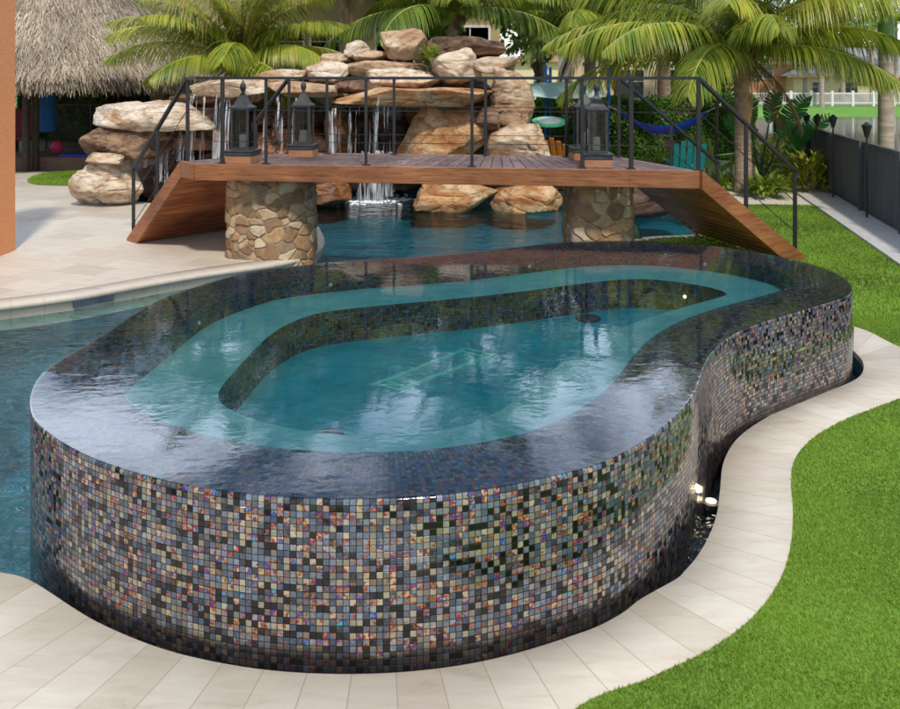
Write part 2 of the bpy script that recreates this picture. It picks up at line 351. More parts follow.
m_, nt_, o_ = mat('lantern_glass'); tr_ = nd(nt_,'BsdfTransparent'); gl_ = nd(nt_,'BsdfGlossy'); gl_.inputs['Roughness'].default_value=.03; fr_ = nd(nt_,'Fresnel'); mx_ = nd(nt_,'MixShader'); tr_.inputs[0].default_value=(.86,.88,.88,1)
lk(nt_,fr_,0,mx_,0); lk(nt_,tr_,0,mx_,1); lk(nt_,gl_,0,mx_,2); lk(nt_,mx_,0,o_,0); M['clear'] = m_
M['turf_base'] = noisy('turf_base', (.11,.21,.018), (.16,.27,.028), 40, .9, .6, .01, coords='Object')
M['turf'] = leafmat('turf_blades', [(.14,.24,.02),(.19,.30,.025),(.235,.35,.035),(.32,.42,.08)], .4, .5)
M['soil'] = noisy('soil', (.05,.035,.025), (.13,.09,.06), 9, .95, .6, .03)
M['sand'] = noisy('pale_gravel', srgb(190,176,158,.8), srgb(226,216,200,.85), 25, .9, .5, .01)
M['concrete'] = noisy('concrete_kerb', srgb(178,174,168,.8), srgb(204,200,194,.85), 12, .85, .2, .003)
M['grass_far'] = noisy('bank_grass', (.09,.22,.02), (.15,.30,.04), 1.2, .9, .4)
M['lakebed'] = noisy('lake_bed', (.10,.09,.06), (.15,.13,.09), .5, .9, .1)
M['fence_dark'] = noisy('fence_dark', (.055,.055,.058), (.10,.10,.105), 5, .7, .2, stretch=(1,1,.2), rnd=.15)
M['fence_white'] = noisy('fence_white', (.36,.33,.33), (.45,.42,.42), 5, .6, .05)
M['rock_cream'] = rock_material('rock_cream', srgb(214,196,170,.9), srgb(192,156,120,.85), srgb(228,216,198,.9), srgb(120,90,70,.8))
M['rock_tan'] = rock_material('rock_tan', srgb(196,168,136,.85), srgb(170,130,96,.85), srgb(216,196,170,.9), srgb(98,74,58,.8))
M['rock_orange'] = rock_material('rock_orange', srgb(198,154,106,.85), srgb(176,118,72,.85), srgb(216,190,152,.9), srgb(92,62,44,.8))
M['rock_brown'] = rock_material('rock_brown', srgb(116,92,76,.8), srgb(88,68,58,.8), srgb(164,132,104,.85), srgb(46,38,34,.8))
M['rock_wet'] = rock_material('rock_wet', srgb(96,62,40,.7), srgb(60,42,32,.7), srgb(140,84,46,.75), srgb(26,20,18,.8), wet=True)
M['rock_rust'] = rock_material('rock_rust', srgb(146,92,52,.75), srgb(104,66,42,.7), srgb(176,128,84,.8), srgb(44,32,26,.8), wet=True)
M['frond'] = leafmat('palm_leaflet', [(.11,.19,.02),(.19,.28,.025),(.30,.36,.03),(.44,.41,.06),(.15,.24,.02)], .4, .38)
M['frond_dark'] = leafmat('palm_leaflet_dark', [(.08,.15,.02),(.13,.23,.03),(.21,.30,.04),(.32,.34,.06)], .35, .4)
M['frond_gold'] = leafmat('palm_leaflet_gold', [(.34,.38,.04),(.48,.44,.05),(.20,.32,.025),(.52,.42,.09)], .4, .4)
M['frond_dead'] = leafmat('palm_leaflet_dead', [(.24,.15,.06),(.34,.22,.10),(.18,.12,.05)], .3, .6)
M['rachis'] = noisy('palm_rachis', (.30,.30,.05), (.42,.38,.08), 4, .5, .05)
M['bark'] = noisy('palm_bark', srgb(132,110,90,.85), srgb(196,174,150,.9), 5, .9, .6, .03, stretch=(1,1,7), c3=srgb(164,140,116,.85))
M['bark_grey'] = noisy('royal_palm_bark', srgb(150,132,116,.85), srgb(200,186,170,.9), 2.5, .85, .35, .02, stretch=(.6,.6,4), c3=srgb(176,158,142,.85))
M['fibre'] = noisy('palm_fibre', (.10,.06,.03), (.26,.17,.09), 12, .95, .6, .02)
M['crownshaft'] = noisy('crownshaft', (.12,.24,.05), (.2,.32,.08), 3, .4, .05)
M['tree_bark'] = noisy('tree_bark', (.08,.06,.045), (.16,.12,.09), 8, .9, .5, .02)
M['leaf_dark'] = leafmat('leaf_dark', [(.03,.07,.015),(.06,.12,.02),(.10,.17,.03),(.07,.14,.02)], .3)
M['leaf_mid'] = leafmat('leaf_mid', [(.04,.09,.015),(.08,.15,.02),(.12,.20,.03)], .35)
M['leaf_hedge'] = leafmat('leaf_hedge', [(.06,.14,.02),(.12,.26,.03),(.19,.36,.05)], .4)
M['leaf_lime'] = leafmat('leaf_lime', [(.14,.24,.02),(.24,.34,.03),(.34,.38,.05),(.10,.18,.02)], .4)
M['leaf_croton'] = leafmat('leaf_croton', [(.40,.42,.04),(.52,.48,.05),(.20,.30,.03),(.48,.36,.04)], .35)
M['leaf_big'] = leafmat('leaf_broad', [(.03,.14,.03),(.06,.22,.04)], .35, .35)
M['thatch'] = leafmat('thatch_straw', [srgb(124,106,88,.8),srgb(170,152,130,.82),srgb(196,182,160,.85),srgb(144,126,104,.8),srgb(210,198,178,.85)], .12, .9)
M['thatch_base'] = noisy('thatch_base', srgb(96,80,62,.7), srgb(140,122,98,.7), 10, .95, .5)
M['hut_wood'] = noisy('hut_wood', (.045,.03,.022), (.08,.055,.04), 8, .8, .2)
M['hut_floor'] = wood_material('hut_floor', srgb(120,92,72,.8), srgb(146,116,92,.8), srgb(84,62,48,.8), rough=.7, stretch=(1,8,8))
def plain(name, c, rough=.5, **k): return noisy(name, tuple(x*.88 for x in c), tuple(x*1.08 for x in c), 7, rough, .05, **k)
M['blue_fabric'] = plain('blue_fabric', (.01,.10,.32), .7)
M['mat_blue'] = plain('mat_blue', (.02,.05,.5), .6)
M['pink'] = plain('pink_rubber', (.6,.06,.14), .4)
M['orange_paint'] = plain('orange_paint', (.72,.22,.02), .45)
M['teal_paint'] = plain('teal_paint', (.01,.42,.40), .45)
M['lime_paint'] = plain('lime_paint', (.30,.42,.08), .45)
M['hammock'] = plain('hammock_cloth', (.01,.14,.62), .7)
M['purple'] = plain('purple_cloth', (.05,.06,.50), .7)
M['blue_paint'] = plain('blue_paint', (.01,.16,.62), .35)
M['board_green'] = plain('board_green', (.10,.55,.28), .3)
M['board_white'] = plain('board_white', (.72,.72,.7), .3)
M['white_plastic'] = plain('white_plastic', (.75,.75,.74), .35)
M['red_dark'] = plain('red_cloth', (.20,.02,.03), .7)
M['green_dark'] = plain('green_cloth', (.02,.10,.05), .7)
M['coconut'] = plain('coconut_green', (.28,.36,.05), .45)
M['bottle'] = plain('bottle_green', (.08,.16,.08), .2)
M['sail'] = plain('sail_cloth', (.45,.62,.6), .7)
m_, nt_, o_ = mat('lamp_glow'); e_ = nd(nt_,'Emission'); e_.inputs[0].default_value=(1,.86,.55,1); e_.inputs[1].default_value=1.6; lk(nt_,e_,0,o_,0); M['lamp'] = m_
m_, nt_, o_ = mat('stone_veneer'); b_ = pbr(nt_, o_, .8, 0, .3); vc = nd(nt_,'VertexColor'); vc.layer_name='cell'
n_ = nd(nt_,'TexNoise', i_Scale=14, i_Detail=8, i_Roughness=.65); tc_ = nd(nt_,'TexCoord'); lk(nt_,tc_,'Object',n_,'Vector'); r_ = ramp(nt_,[(.3,(.55,.48,.42)),(.5,(.95,.93,.9)),(.7,(1.15,1.15,1.12))]); lk(nt_,n_,0,r_,0)
mu_ = mixc(nt_,'MULTIPLY',.9); lk(nt_,vc,0,mu_,6); lk(nt_,r_,0,mu_,7); lk(nt_,mu_,2,b_,'Base Color'); bump(nt_,b_,n_,0,.5,.015); M['veneer'] = m_
m_, nt_, o_ = mat('falling_water'); b_ = pbr(nt_, o_, .2, 0, .5, color=(.85,.88,.9)); 
n_ = nd(nt_,'TexNoise', i_Scale=1, i_Detail=5); mp_ = nd(nt_,'Mapping'); mp_.inputs['Scale'].default_value=(34,8,1.0); tc_ = nd(nt_,'TexCoord'); lk(nt_,tc_,'Object',mp_,0); lk(nt_,mp_,0,n_,'Vector')
mr_ = nd(nt_,'MapRange'); mr_.inputs['From Min'].default_value=.46; mr_.inputs['From Max'].default_value=.7; mr_.inputs['To Min'].default_value=.0; mr_.inputs['To Max'].default_value=.55; lk(nt_,n_,0,mr_,0); lk(nt_,mr_,0,b_,'Alpha'); M['fall'] = m_
M['foam'] = plain('foam', (.8,.84,.86), .5)

# ------------------------------------------------------------------ plan curves
def resample(pts, n, closed=True, smooth=3):
    p = np.array(pts, float)
    q = np.vstack([p, p[:1]]) if closed else p
    # catmull-rom densify
    out = []; m = len(p)
    segs = m if closed else m-1
    for i in range(segs):
        if closed: a,b,c,d = p[(i-1)%m],p[i],p[(i+1)%m],p[(i+2)%m]
        else: a,b,c,d = p[max(i-1,0)],p[i],p[i+1],p[min(i+2,m-1)]
        for t in np.linspace(0,1,12,endpoint=False):
            out.append(.5*((2*b)+(-a+c)*t+(2*a-5*b+4*c-d)*t*t+(-a+3*b-3*c+d)*t**3))
    if not closed: out.append(p[-1])
    o = np.array(out)
    if closed: o = np.vstack([o,o[:1]])
    s = np.concatenate([[0],np.cumsum(np.linalg.norm(np.diff(o,axis=0),axis=1))])
    t = np.linspace(0,s[-1],n,endpoint=not closed)
    r = np.stack([np.interp(t,s,o[:,0]),np.interp(t,s,o[:,1])],1)
    for _ in range(smooth):
        if closed: r = .25*np.roll(r,1,0)+.5*r+.25*np.roll(r,-1,0)
        else: r[1:-1] = .25*r[:-2]+.5*r[1:-1]+.25*r[2:]
    return r
def area(p): x,y = p[:,0],p[:,1]; return .5*np.sum(x*np.roll(y,-1)-np.roll(x,-1)*y)
def offset(c, d):            # positive d = inward for CCW curves
    t = np.roll(c,-1,0)-np.roll(c,1,0); t /= np.linalg.norm(t,axis=1)[:,None]
    n = np.stack([-t[:,1],t[:,0]],1); return c+n*d
def arclen(c): return np.concatenate([[0],np.cumsum(np.linalg.norm(np.diff(np.vstack([c,c[:1]]),axis=0),axis=1))])

def pip(x, y, poly):
    poly = np.asarray(poly); ins = np.zeros(len(x), bool); n = len(poly); j = n-1
    for i in range(n):
        xi,yi = poly[i]; xj,yj = poly[j]
        if yi != yj:
            c = ((yi > y) != (yj > y)) & (x < (xj-xi)*(y-yi)/(yj-yi)+xi); ins ^= c
        j = i
    return ins
def region(name, inc, exc, z, material, parent=None):
    polys = [np.asarray(inc)]+[np.asarray(e) for e in exc]
    co = []; fc = []
    for p in polys:
        b = len(co); co += [Vector((float(q[0]),float(q[1]))) for q in p]; fc.append(list(range(b,b+len(p))))
    v,e,f,_,_,_ = delaunay_2d_cdt(co, [], fc, 0, 1e-5)
    v = np.array([[a.x,a.y] for a in v]); f = [list(t) for t in f]
    cen = np.array([v[t].mean(0) for t in f]); keep = pip(cen[:,0],cen[:,1],polys[0])
    for p in polys[1:]: keep &= ~pip(cen[:,0],cen[:,1],p)
    fs = []
    for t,k in zip(f,keep):
        if k:
            a,b,c = v[t[0]],v[t[1]],v[t[2]]
            cr = (b[0]-a[0])*(c[1]-a[1])-(b[1]-a[1])*(c[0]-a[0])
            if abs(cr) < 1e-9: continue
            fs.append(t if cr > 0 else t[::-1])
    o = mkobj(name, np.column_stack([v, np.full(len(v),z)]), fs, material, parent); return o
def strip(a, b, za, zb, uva, uvb):   # ribbon between two closed or open curves of equal count
    n = len(a)
    vs = np.vstack([np.column_stack([a,np.full(n,za)]), np.column_stack([b,np.full(n,zb)])]); return vs, np.vstack([uva,uvb])
def band(name, rings, closed, material, parent=None, smooth=True):
    """rings: list of (xy array, z or array, u array, v value) ; closed rings carry a repeated last point"""
    n = len(rings[0][0]); V = []; U = []
    for xy,z,u,v in rings:
        zz = np.full(n,z) if np.isscalar(z) else z; vv = np.full(n,v) if np.isscalar(v) else v
        V.append(np.column_stack([xy,zz])); U.append(np.column_stack([u,vv]))
    V = np.vstack(V); U = np.vstack(U); fs = []
    for r in range(len(rings)-1):
        i = np.arange(n-1); fs.append(np.stack([r*n+i, r*n+i+1, (r+1)*n+i+1, (r+1)*n+i],1))
    return mkobj(name, V, np.vstack(fs), material, parent, smooth=smooth, uvs=U)

ZT = .655; TS = .0262
rim_px = [(30,405),(31,394),(38,379),(52,365),(75,351),(100,336),(130,316),(160,299),(210,282),(250,272),(300,265.5),(350,261),(400,258),(450,254.5),(500,249),(550,243.5),(585,241.3),(620,240.6),(650,241),(700,245),(750,251),(800,261),(830,270),(847,280),(853,290),(845,297),(820,305),(790,314),(760,323),(737,332.5),(719,345),(708,358),(702,372),(697,387.5),(688,402),(674,417),(650,437),(625,452),(600,464),(560,474.5),(520,483.5),(480,490.5),(430,496),(380,498.7),(330,499),(280,497),(230,492),(180,484),(140,474),(100,461),(70,447),(45,430),(33,417)]
NS = 720
OUT = resample([G(x,y,ZT) for x,y in rim_px], NS, True, 14)
if area(OUT) < 0: OUT = OUT[::-1].copy()
def close(c): return np.vstack([c,c[:1]])
S = arclen(OUT)/TS; S = S*round(S[-1])/S[-1]
INN = offset(OUT, .42)
for _ in range(160): INN = .25*np.roll(INN,1,0)+.5*INN+.25*np.roll(INN,-1,0)
BEN = offset(INN, .50)
for _ in range(420): BEN = .25*np.roll(BEN,1,0)+.5*BEN+.25*np.roll(BEN,-1,0)

# ---- outline of the pool, the catch channel and everything under water level
def nearest(c, p): return int(np.argmin(np.linalg.norm(c-np.array(p),axis=1)))
SL = offset(OUT, -.045)                 # slot round the front of the spa
iL = nearest(SL, G(78,603)); 
iR = nearest(SL, G(655,598)); iE = nearest(SL, G(856,352))
frontslot = [tuple(p) for p in SL[iL:iR:6]] if iL < iR else [tuple(p) for p in np.vstack([SL[iL:],SL[:iR]])[::6]]
left_near = [G(-260,545),G(-120,556),G(-50,566),G(0,573),G(30,581)]
chan = [G(676,580),G(695,561),G(710,535),G(717.5,512),G(720.6,485.5),G(723,463),G(738,438),G(770,416),G(800,402),G(830,391),G(856,380),G(863.5,371),G(862,360),G(853,351)]
chan = [tuple(p) for p in resample(chan, 50, False, 2)]
iB = nearest(OUT, (2.3,8.1))
iX = nearest(SL, chan[-1]); 
S2 = offset(OUT, -.012)
def arc(c,i,j,step=6): return [tuple(p) for p in (c[i:j] if i <= j else np.vstack([c[i:],c[:j]]))[::step]]
backside = arc(S2, nearest(S2, chan[-1])+4, nearest(S2,(2.35,8.2)))
right_shore = [(2.25,9.2),(2.2,10.4),(2.3,11.2),(2.6,11.72),(3.0,11.95),(3.5,12.05),(4.2,12.4),(4.7,13.2),(4.8,14.5)]
far_shore = [(4.2,16.0),(3,17),(0,17.6),(-3,17.6),(-5.4,17.4),(-6.2,16.4),(-5.9,15.4)]
left_shore = [(-5.2,15.0),(-4.4,14.9),(-3.6,14.6),(-2.6,13.6),G(296,214),G(312,222),G(320,232),G(322.5,243),G(312,254),G(285,262),G(250,267.5),G(200,274.5),G(125,287.5),G(75,296.5),G(0,306),G(-60,312),G(-260,330)]
ls = [tuple(p) for p in resample(left_shore, 120, False, 2)]
HOLE = left_near + frontslot + chan + backside + right_shore + far_shore + ls
POOLZ = -.14

# ---- ground sheets
LAWN_L = [(-.5,1.2),(9,1.2)]
fence_a = Vector((5.2,5.6)); fence_b = Vector((8.95,22.6)); fd = (fence_b-fence_a).normalized(); fn = Vector((-fd.y,fd.x))
def fpt(y, o=0): t = (y-fence_a.y)/fd.y; p = fence_a+fd*t+fn*o; return (p.x,p.y)
PROP = [(-16,-3),(fpt(-3)[0],-3), fpt(22.6), (9.2,24),(-16,30)]
struct(region('ground', PROP, [HOLE], -.008, M['soil']))
# spa coping band (inner & outer lines traced)
inner_c = left_near+frontslot+chan
outer_px = [(-260,640),(-120,690),(-40,745),(40,790),(120,815),(220,832),(320,838),(420,824),(500,778),(560,720),(600,695),(638,683),(676,666),(714,647),(752,618),(778,584),(790,550),(793,512),(791,482),(795,459),(812,439),(840,422),(870,410),(900,399),(940,390),(985,380),(985,372),(940,360),(900,347.5),(870,332.5),(854,327)]
outer_c = resample([G(x,y) for x,y in outer_px], 400, False, 3)
OUTER_FULL = [tuple(p) for p in outer_c]
bandpoly = inner_c + [tuple(p) for p in SL[nearest(SL,chan[-1]):nearest(SL,G(854,327))]] + OUTER_FULL[::-1]
NB = 400
ic = resample(inner_c, 900, False, 1)
# match every inner point to the outer point that lies along its normal (monotone)
tt = np.gradient(ic,axis=0); tt /= np.linalg.norm(tt,axis=1)[:,None]
k_ = np.ones(41)/41
nx = np.convolve(np.pad(tt[:,1],20,'edge'),k_,'valid'); ny = np.convolve(np.pad(-tt[:,0],20,'edge'),k_,'valid')
idx = []
j0 = 0
for i in range(len(ic)):
    dv = outer_c-ic[i]; cr = np.abs(dv[:,0]*ny[i]-dv[:,1]*nx[i])+.35*np.linalg.norm(dv,axis=1)
    lo = j0; hi = min(len(outer_c), j0+12); j = lo+int(np.argmin(cr[lo:hi])); idx.append(j); j0 = j
idx = np.array(idx,float)
k2 = np.ones(61)/61; idx = np.convolve(np.pad(idx,30,'edge'),k2,'valid'); idx[-1] = len(outer_c)-1
tail = 60; idx[-tail:] = np.linspace(idx[-tail], len(outer_c)-1, tail)
oc = np.stack([np.interp(idx,np.arange(len(outer_c)),outer_c[:,0]),np.interp(idx,np.arange(len(outer_c)),outer_c[:,1])],1)
mid = (ic+oc)/2; u = np.concatenate([[0],np.cumsum(np.linalg.norm(np.diff(mid,axis=0),axis=1))])
BANDZ = .006
bnd = band('spa_coping', [(ic,-.045,u,.06),(ic,BANDZ-.003,u,.03),(ic+(oc-ic)*.006,BANDZ,u,.02),(ic+(oc-ic)*.994,BANDZ,u,.4),(oc,BANDZ-.004,u,.41),(oc,-.05,u,.42)], False, M['trav_band'])
struct(bnd)
bp_ = [tuple(p) for p in ic[::4]]+[tuple(p) for p in oc[::-4]]
kerb = [fpt(3,.36),fpt(22.2,.36),fpt(22.2,.74),fpt(15,.74),fpt(3,.74)]
kp = [fpt(22.2,.08),fpt(22.2,.42),fpt(3,.42),fpt(3,.08)]
kpx_in = [G(900,262),G(874,240),G(837,200),G(826,186),G(818,178)]; 
LAWN = [(-3.5,-2.5),(fpt(-2.5,.5)[0],-2.5)]+[fpt(6,.5),fpt(12,.5),fpt(14.7,.45)]+[(5.4,14.9),(4.9,14.6),(4.72,13.2),(4.2,12.42),(3.5,12.08),(3.0,11.98),(2.6,11.75),(2.28,11.2),(2.18,10.4),(2.2,9.2)]
LAWN = [(.25,-2.5),(fpt(-2.5,.5)[0],-2.5),fpt(6,.5),fpt(12,.5),fpt(14.75,.45),(5.6,15.0),(4.95,14.7),(4.85,13.2),(4.28,12.36),(3.54,11.93),(3.04,11.83),(2.68,11.62),(2.42,11.2),(2.32,10.4),(2.37,9.2)]+arc(S2, nearest(S2, chan[-1])+4, nearest(S2,(2.35,8.2)))[::-1]+[G(854,327)]+[p for p in OUTER_FULL[::-1][::2] if p[0] > .25]
# keep the lawn strictly outside the coping band
turf = region('lawn', LAWN, [HOLE], .0, M['turf_base']); struct(turf)
# shore coping strip behind the right stone pillar
sc_in = resample(right_shore, 60, False, 1); t_ = np.gradient(sc_in,axis=0); t_ /= np.linalg.norm(t_,axis=1)[:,None]; sc_out = sc_in+np.stack([t_[:,1],-t_[:,0]],1)*.13
us = np.concatenate([[0],np.cumsum(np.linalg.norm(np.diff(sc_in,axis=0),axis=1))])
struct(band('pool_coping', [(sc_in,-.12,us,0),(sc_in,.012,us,.1),(sc_out,.012,us,.2),(sc_out,-.02,us,.3)], False, M['trav_edge']))
# left terrace
patch = [G(x,y) for x,y in ((27,181),(34,176),(50,172.5),(75,170.5),(100,170),(120,173),(110,180),(80,185.5),(50,185.5),(34,184.5))]
patch = [tuple(p) for p in resample(patch, 50, True, 2)]
lsr = np.array(ls); t_ = np.gradient(lsr,axis=0); t_ /= np.linalg.norm(t_,axis=1)[:,None]; nrm_ = np.stack([t_[:,1],-t_[:,0]],1)
ls_back = lsr+nrm_*.30
DECK = [tuple(p) for p in ls_back[12:]]+[(-14,6.9),(-14,20.4),(-6.4,20.4),(-6.0,17.5),(-6.3,16.2),(-5.9,15.4)]
terr = region('terrace', DECK, [patch, HOLE], .0, M['trav_deck']); struct(terr)
us = np.concatenate([[0],np.cumsum(np.linalg.norm(np.diff(lsr,axis=0),axis=1))])
struct(band('terrace_coping', [(lsr+nrm_*.31,-.03,us,.3),(lsr+nrm_*.30,.004,us,.3),(lsr-nrm_*.02,.004,us,.02),(lsr-nrm_*.025,-.004,us,.01),(lsr-nrm_*.025,-.04,us,.005),(lsr-nrm_*.004,-.045,us,.001),(lsr-nrm_*.004,-.25,us,.1)], False, M['trav_edge']))
mkp = region('lawn_patch', patch, [], .006, M['turf_base']); struct(mkp)
# near-left deck outside the coping (out of frame mostly)
struct(region('near_terrace', [(-8,5.2),(-8,-2.5),(.26,-2.5),(.26,3.4)], [bp_, LAWN, HOLE], -.001, M['trav_deck']))
# pale gravel by the palm and bed; concrete kerb
sand = [(5.55,15.02),fpt(14.8,.5),fpt(22,.5),(6.0,22),(3.4,19.5),(3.6,17.2),(4.4,16.2),(5.0,15.2)]
struct(region('gravel_bed', sand, [HOLE], -.002, M['sand']))
mk = MB(); mk.prism([fpt(2,.68),fpt(2,-.03),fpt(22.3,-.03),fpt(22.3,.68)], -.2, .035)
struct(mk.build('kerb', M['concrete']))

# pool shell
hp = np.array(HOLE); hpc = close(hp)
uu = np.concatenate([[0],np.cumsum(np.linalg.norm(np.diff(hpc,axis=0),axis=1))])/TS
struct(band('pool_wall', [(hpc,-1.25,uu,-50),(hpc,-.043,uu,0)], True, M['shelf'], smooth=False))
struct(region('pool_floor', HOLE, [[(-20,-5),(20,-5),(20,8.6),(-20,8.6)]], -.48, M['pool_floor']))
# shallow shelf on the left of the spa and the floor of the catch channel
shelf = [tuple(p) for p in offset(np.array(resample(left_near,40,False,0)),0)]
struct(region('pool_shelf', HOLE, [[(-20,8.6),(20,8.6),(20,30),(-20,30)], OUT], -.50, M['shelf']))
iS = nearest(OUT, chan[0]); iZ = nearest(OUT, chan[-1])
ch_poly = arc(OUT, (iS-60)%NS, (iZ+4)%NS, 4)[::-1]
struct(region('channel_floor', arc(SL,(iS-60)%NS,iS,4)+chan+ch_poly, [], -.24, M['channel']))
# water sheet of the pool: the hole minus the spa
struct(region('pool_water', HOLE, [offset(OUT,.006)], POOLZ, M['pool_water']))

# ------------------------------------------------------------------ the spa
spa = thing('spa', 'raised kidney-shaped spa clad in iridescent mosaic tile, brimming with teal water', 'spa', (.3,5.6,0))
OC = close(OUT); ZB = -.6
lip = close(offset(OUT,.004)); lip2 = close(offset(OUT,.012))
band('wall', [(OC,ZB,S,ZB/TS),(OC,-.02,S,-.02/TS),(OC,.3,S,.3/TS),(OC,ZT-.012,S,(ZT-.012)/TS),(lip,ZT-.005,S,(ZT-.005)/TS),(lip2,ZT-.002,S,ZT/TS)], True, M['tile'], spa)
IC = close(INN); rings = []
for k in range(7):
    t = k/6; rings.append((lip2*(1-t)+IC*t, ZT-.002-.010*math.sin(t*PI/2), S, 100+t*.42/TS))
band('rim', rings, True, M['rim'], spa)
SI = arclen(INN)/TS
band('inner_wall', [(IC,ZT-.012,SI,0),(IC,ZT-.15,SI,.33/TS)], True, M['rim'], spa)
BC = close(BEN)
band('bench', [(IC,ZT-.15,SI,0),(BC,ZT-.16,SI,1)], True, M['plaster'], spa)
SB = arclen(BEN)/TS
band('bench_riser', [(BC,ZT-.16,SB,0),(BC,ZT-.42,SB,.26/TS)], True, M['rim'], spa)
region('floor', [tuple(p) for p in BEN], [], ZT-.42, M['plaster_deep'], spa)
def drain(px, py, z, r, name='drain_cover'):
    x, y = G(px, py, z); b = MB(); b.lathe([(r,0),(r,.012),(r*.8,.02),(r*.3,.022)], (x,y,z), 24)
    return b.build(name, M['grey_iron'], spa, smooth=True)
drain(331,436,ZT-.42,.075); drain(588,319,ZT-.42,.11); drain(420,318,ZT-.42,.05)
zf = ZT-.415
q = [G(376,384,zf),G(398,390.5,zf),G(493,355.5,zf),G(466,348.5,zf)]
b = MB()
c_ = np.mean(q,axis=0)
for i in range(4):
    for sc_ in (1.0,.84):
        a = Vector((*(c_+(np.array(q[i])-c_)*(np.array([sc_,sc_]))),zf)); e = Vector((*(c_+(np.array(q[(i+1)%4])-c_)*sc_),zf)); b.bar(a,e,.022,.01)
b.build('floor_inlay', M['teal_tile'], spa)
# wall jets and the small round light fittings under water
def jet(px,py,i,z,m,name,r=.035):
    pass
for (px,py,nm,mt) in ((483+205,283,'light','lamp'),(196,333,'jet','white_trim'),(328,283,'jet','white_trim'),(528,261,'jet','white_trim'),(708,262,'jet','white_trim')):
    z = ZT-.09 if nm == 'jet' else ZT-.28
    crv = INN if nm == 'jet' else BEN
    dirn = np.array([(px-450)/F,1.0]); best = None
    k = [i for i in range(NS) if abs(crv[i,0]/crv[i,1]-dirn[0]) < .004 and crv[i,1] > 4.8]
    i = max(k, key=lambda i: crv[i,1]) if k else nearest(crv,G(px,py,z))
    p = crv[i]; 
    b = MB(); b.lathe([(.016,-.01),(.016,.006),(.010,.010),(.003,.011)], (0,0,0), 16)
    t = crv[(i+1)%NS]-crv[i-1]; nrm = Vector((-t[1],t[0],0)).normalized()
    Mx = nrm.to_track_quat('Z','Y').to_matrix()
    b.v = [tuple(Mx@Vector(v)+Vector((p[0],p[1],z))) for v in b.v]; b.build(nm, M[mt], spa, smooth=True)
sw = region('spa_water', [tuple(p) for p in offset(OUT,-.0015)], [], ZT+.003, M['spa_water']); struct(sw)
# lamp in the catch channel
lp = thing('channel_light', 'small round lit floodlight in the dark channel beside the spa wall', 'light', (*G(711,500,-.1),-.14))
x,y = G(711,500,-.1); b = MB(); b.lathe([(.045,0),(.05,.02),(.05,.045),(.036,.045)], (x,y,-.155), 20); b.build('housing', M['grey_iron'], lp, True)
b = MB(); b.lathe([(.03,0),(.03,.006)], (x,y,-.108), 20); b.build('lens', M['lamp'], lp, True)
pl = bpy.data.lights.new('channel_light_glow','POINT'); pl.energy = .5; pl.color = (1,.8,.5); pl.shadow_soft_size = .02
plo = bpy.data.objects.new('glow', pl); COL.objects.link(plo); plo.parent = lp; plo.location = (0,0,.09)

# ------------------------------------------------------------------ bridge
ZD = 1.233
P0=(-3.42,10.6); P1=(-3.16,10.27); P2=(2.085,9.61); P3_=(2.86,9.47); F0=(-2.30,11.75); F1=(2.30,11.15)
RL=(-4.54,11.71); RLf=(-3.42,12.86); RR=(4.50,10.54); RRf=(3.96,12.25)
bridge = thing('footbridge', 'hardwood footbridge with black cable railings and sloping ramps over the pool', 'bridge', (-.2,10.6,0))
FD = .205
def lerp(a,b,t): return tuple(a[i]+(b[i]-a[i])*t for i in range(len(a)))
# deck boards across the level part
b = MB(); nb = 46
def line_at(poly, t):   # t by X
    for i in range(len(poly)-1):
        if poly[i][0] <= t <= poly[i+1][0]:
            return lerp(poly[i],poly[i+1],(t-poly[i][0])/(poly[i+1][0]-poly[i][0]))
    return poly[-1]
near = [P0,P1,P2,P3_]
def along(poly, s):
    L = [0]
    for i in range(len(poly)-1): L.append(L[-1]+math.dist(poly[i],poly[i+1]))
    s *= L[-1]
    for i in range(len(poly)-1):
        if s <= L[i+1]+1e-9: return lerp(poly[i],poly[i+1],(s-L[i])/(L[i+1]-L[i]))
    return poly[-1]
# skewed ends: boards fan slightly so that the end boards lie along the ramp creases
for i in range(nb):
    s0,s1 = i/nb+.0009,(i+1)/nb-.0009
    # middle boards perpendicular, ends fan to the crease
    a,c = along(near,s0),along(near,s1); e,g = along([F0,F1],s0),along([F0,F1],s1)
    b.prism([a,c,g,e], ZD-.03, ZD)
b.build('deck_floor', M['deckwood'], bridge)
def side_board(pa, pb, za, zb, depth=FD, name='fascia', m='ipe', th=.045, out=(0,-1)):
    bb = MB(); a = Vector((pa[0],pa[1])); c = Vector((pb[0],pb[1])); d = (c-a).normalized(); n = Vector((d.y,-d.x))*th
    vs = [(a.x,a.y,za),(c.x,c.y,zb),(c.x,c.y,zb-depth),(a.x,a.y,za-depth)]
    vs2 = [(v[0]+n.x,v[1]+n.y,v[2]) for v in vs]
    bb.add(vs+vs2, [(0,1,2,3),(7,6,5,4),(0,4,5,1),(1,5,6,2),(2,6,7,3),(3,7,4,0)])
    o = bb.build(name, M[m], bridge); md = o.modifiers.new('bevel','BEVEL'); md.width=.006; md.segments=2; return o
for a,c in zip(near[:-1],near[1:]): side_board(a,c,ZD+.004,ZD+.004)
side_board(F1,F0,ZD+.004,ZD+.004)
# soffit joists
b = MB()
for i in range(5):
    t = .1+.2*i; a = lerp(P1,F0,t); c = lerp(P2,F1,t); b.bar((*a,ZD-.11),(*c,ZD-.11),.05,.15)
b.build('joist', M['ipe_dark'], bridge)
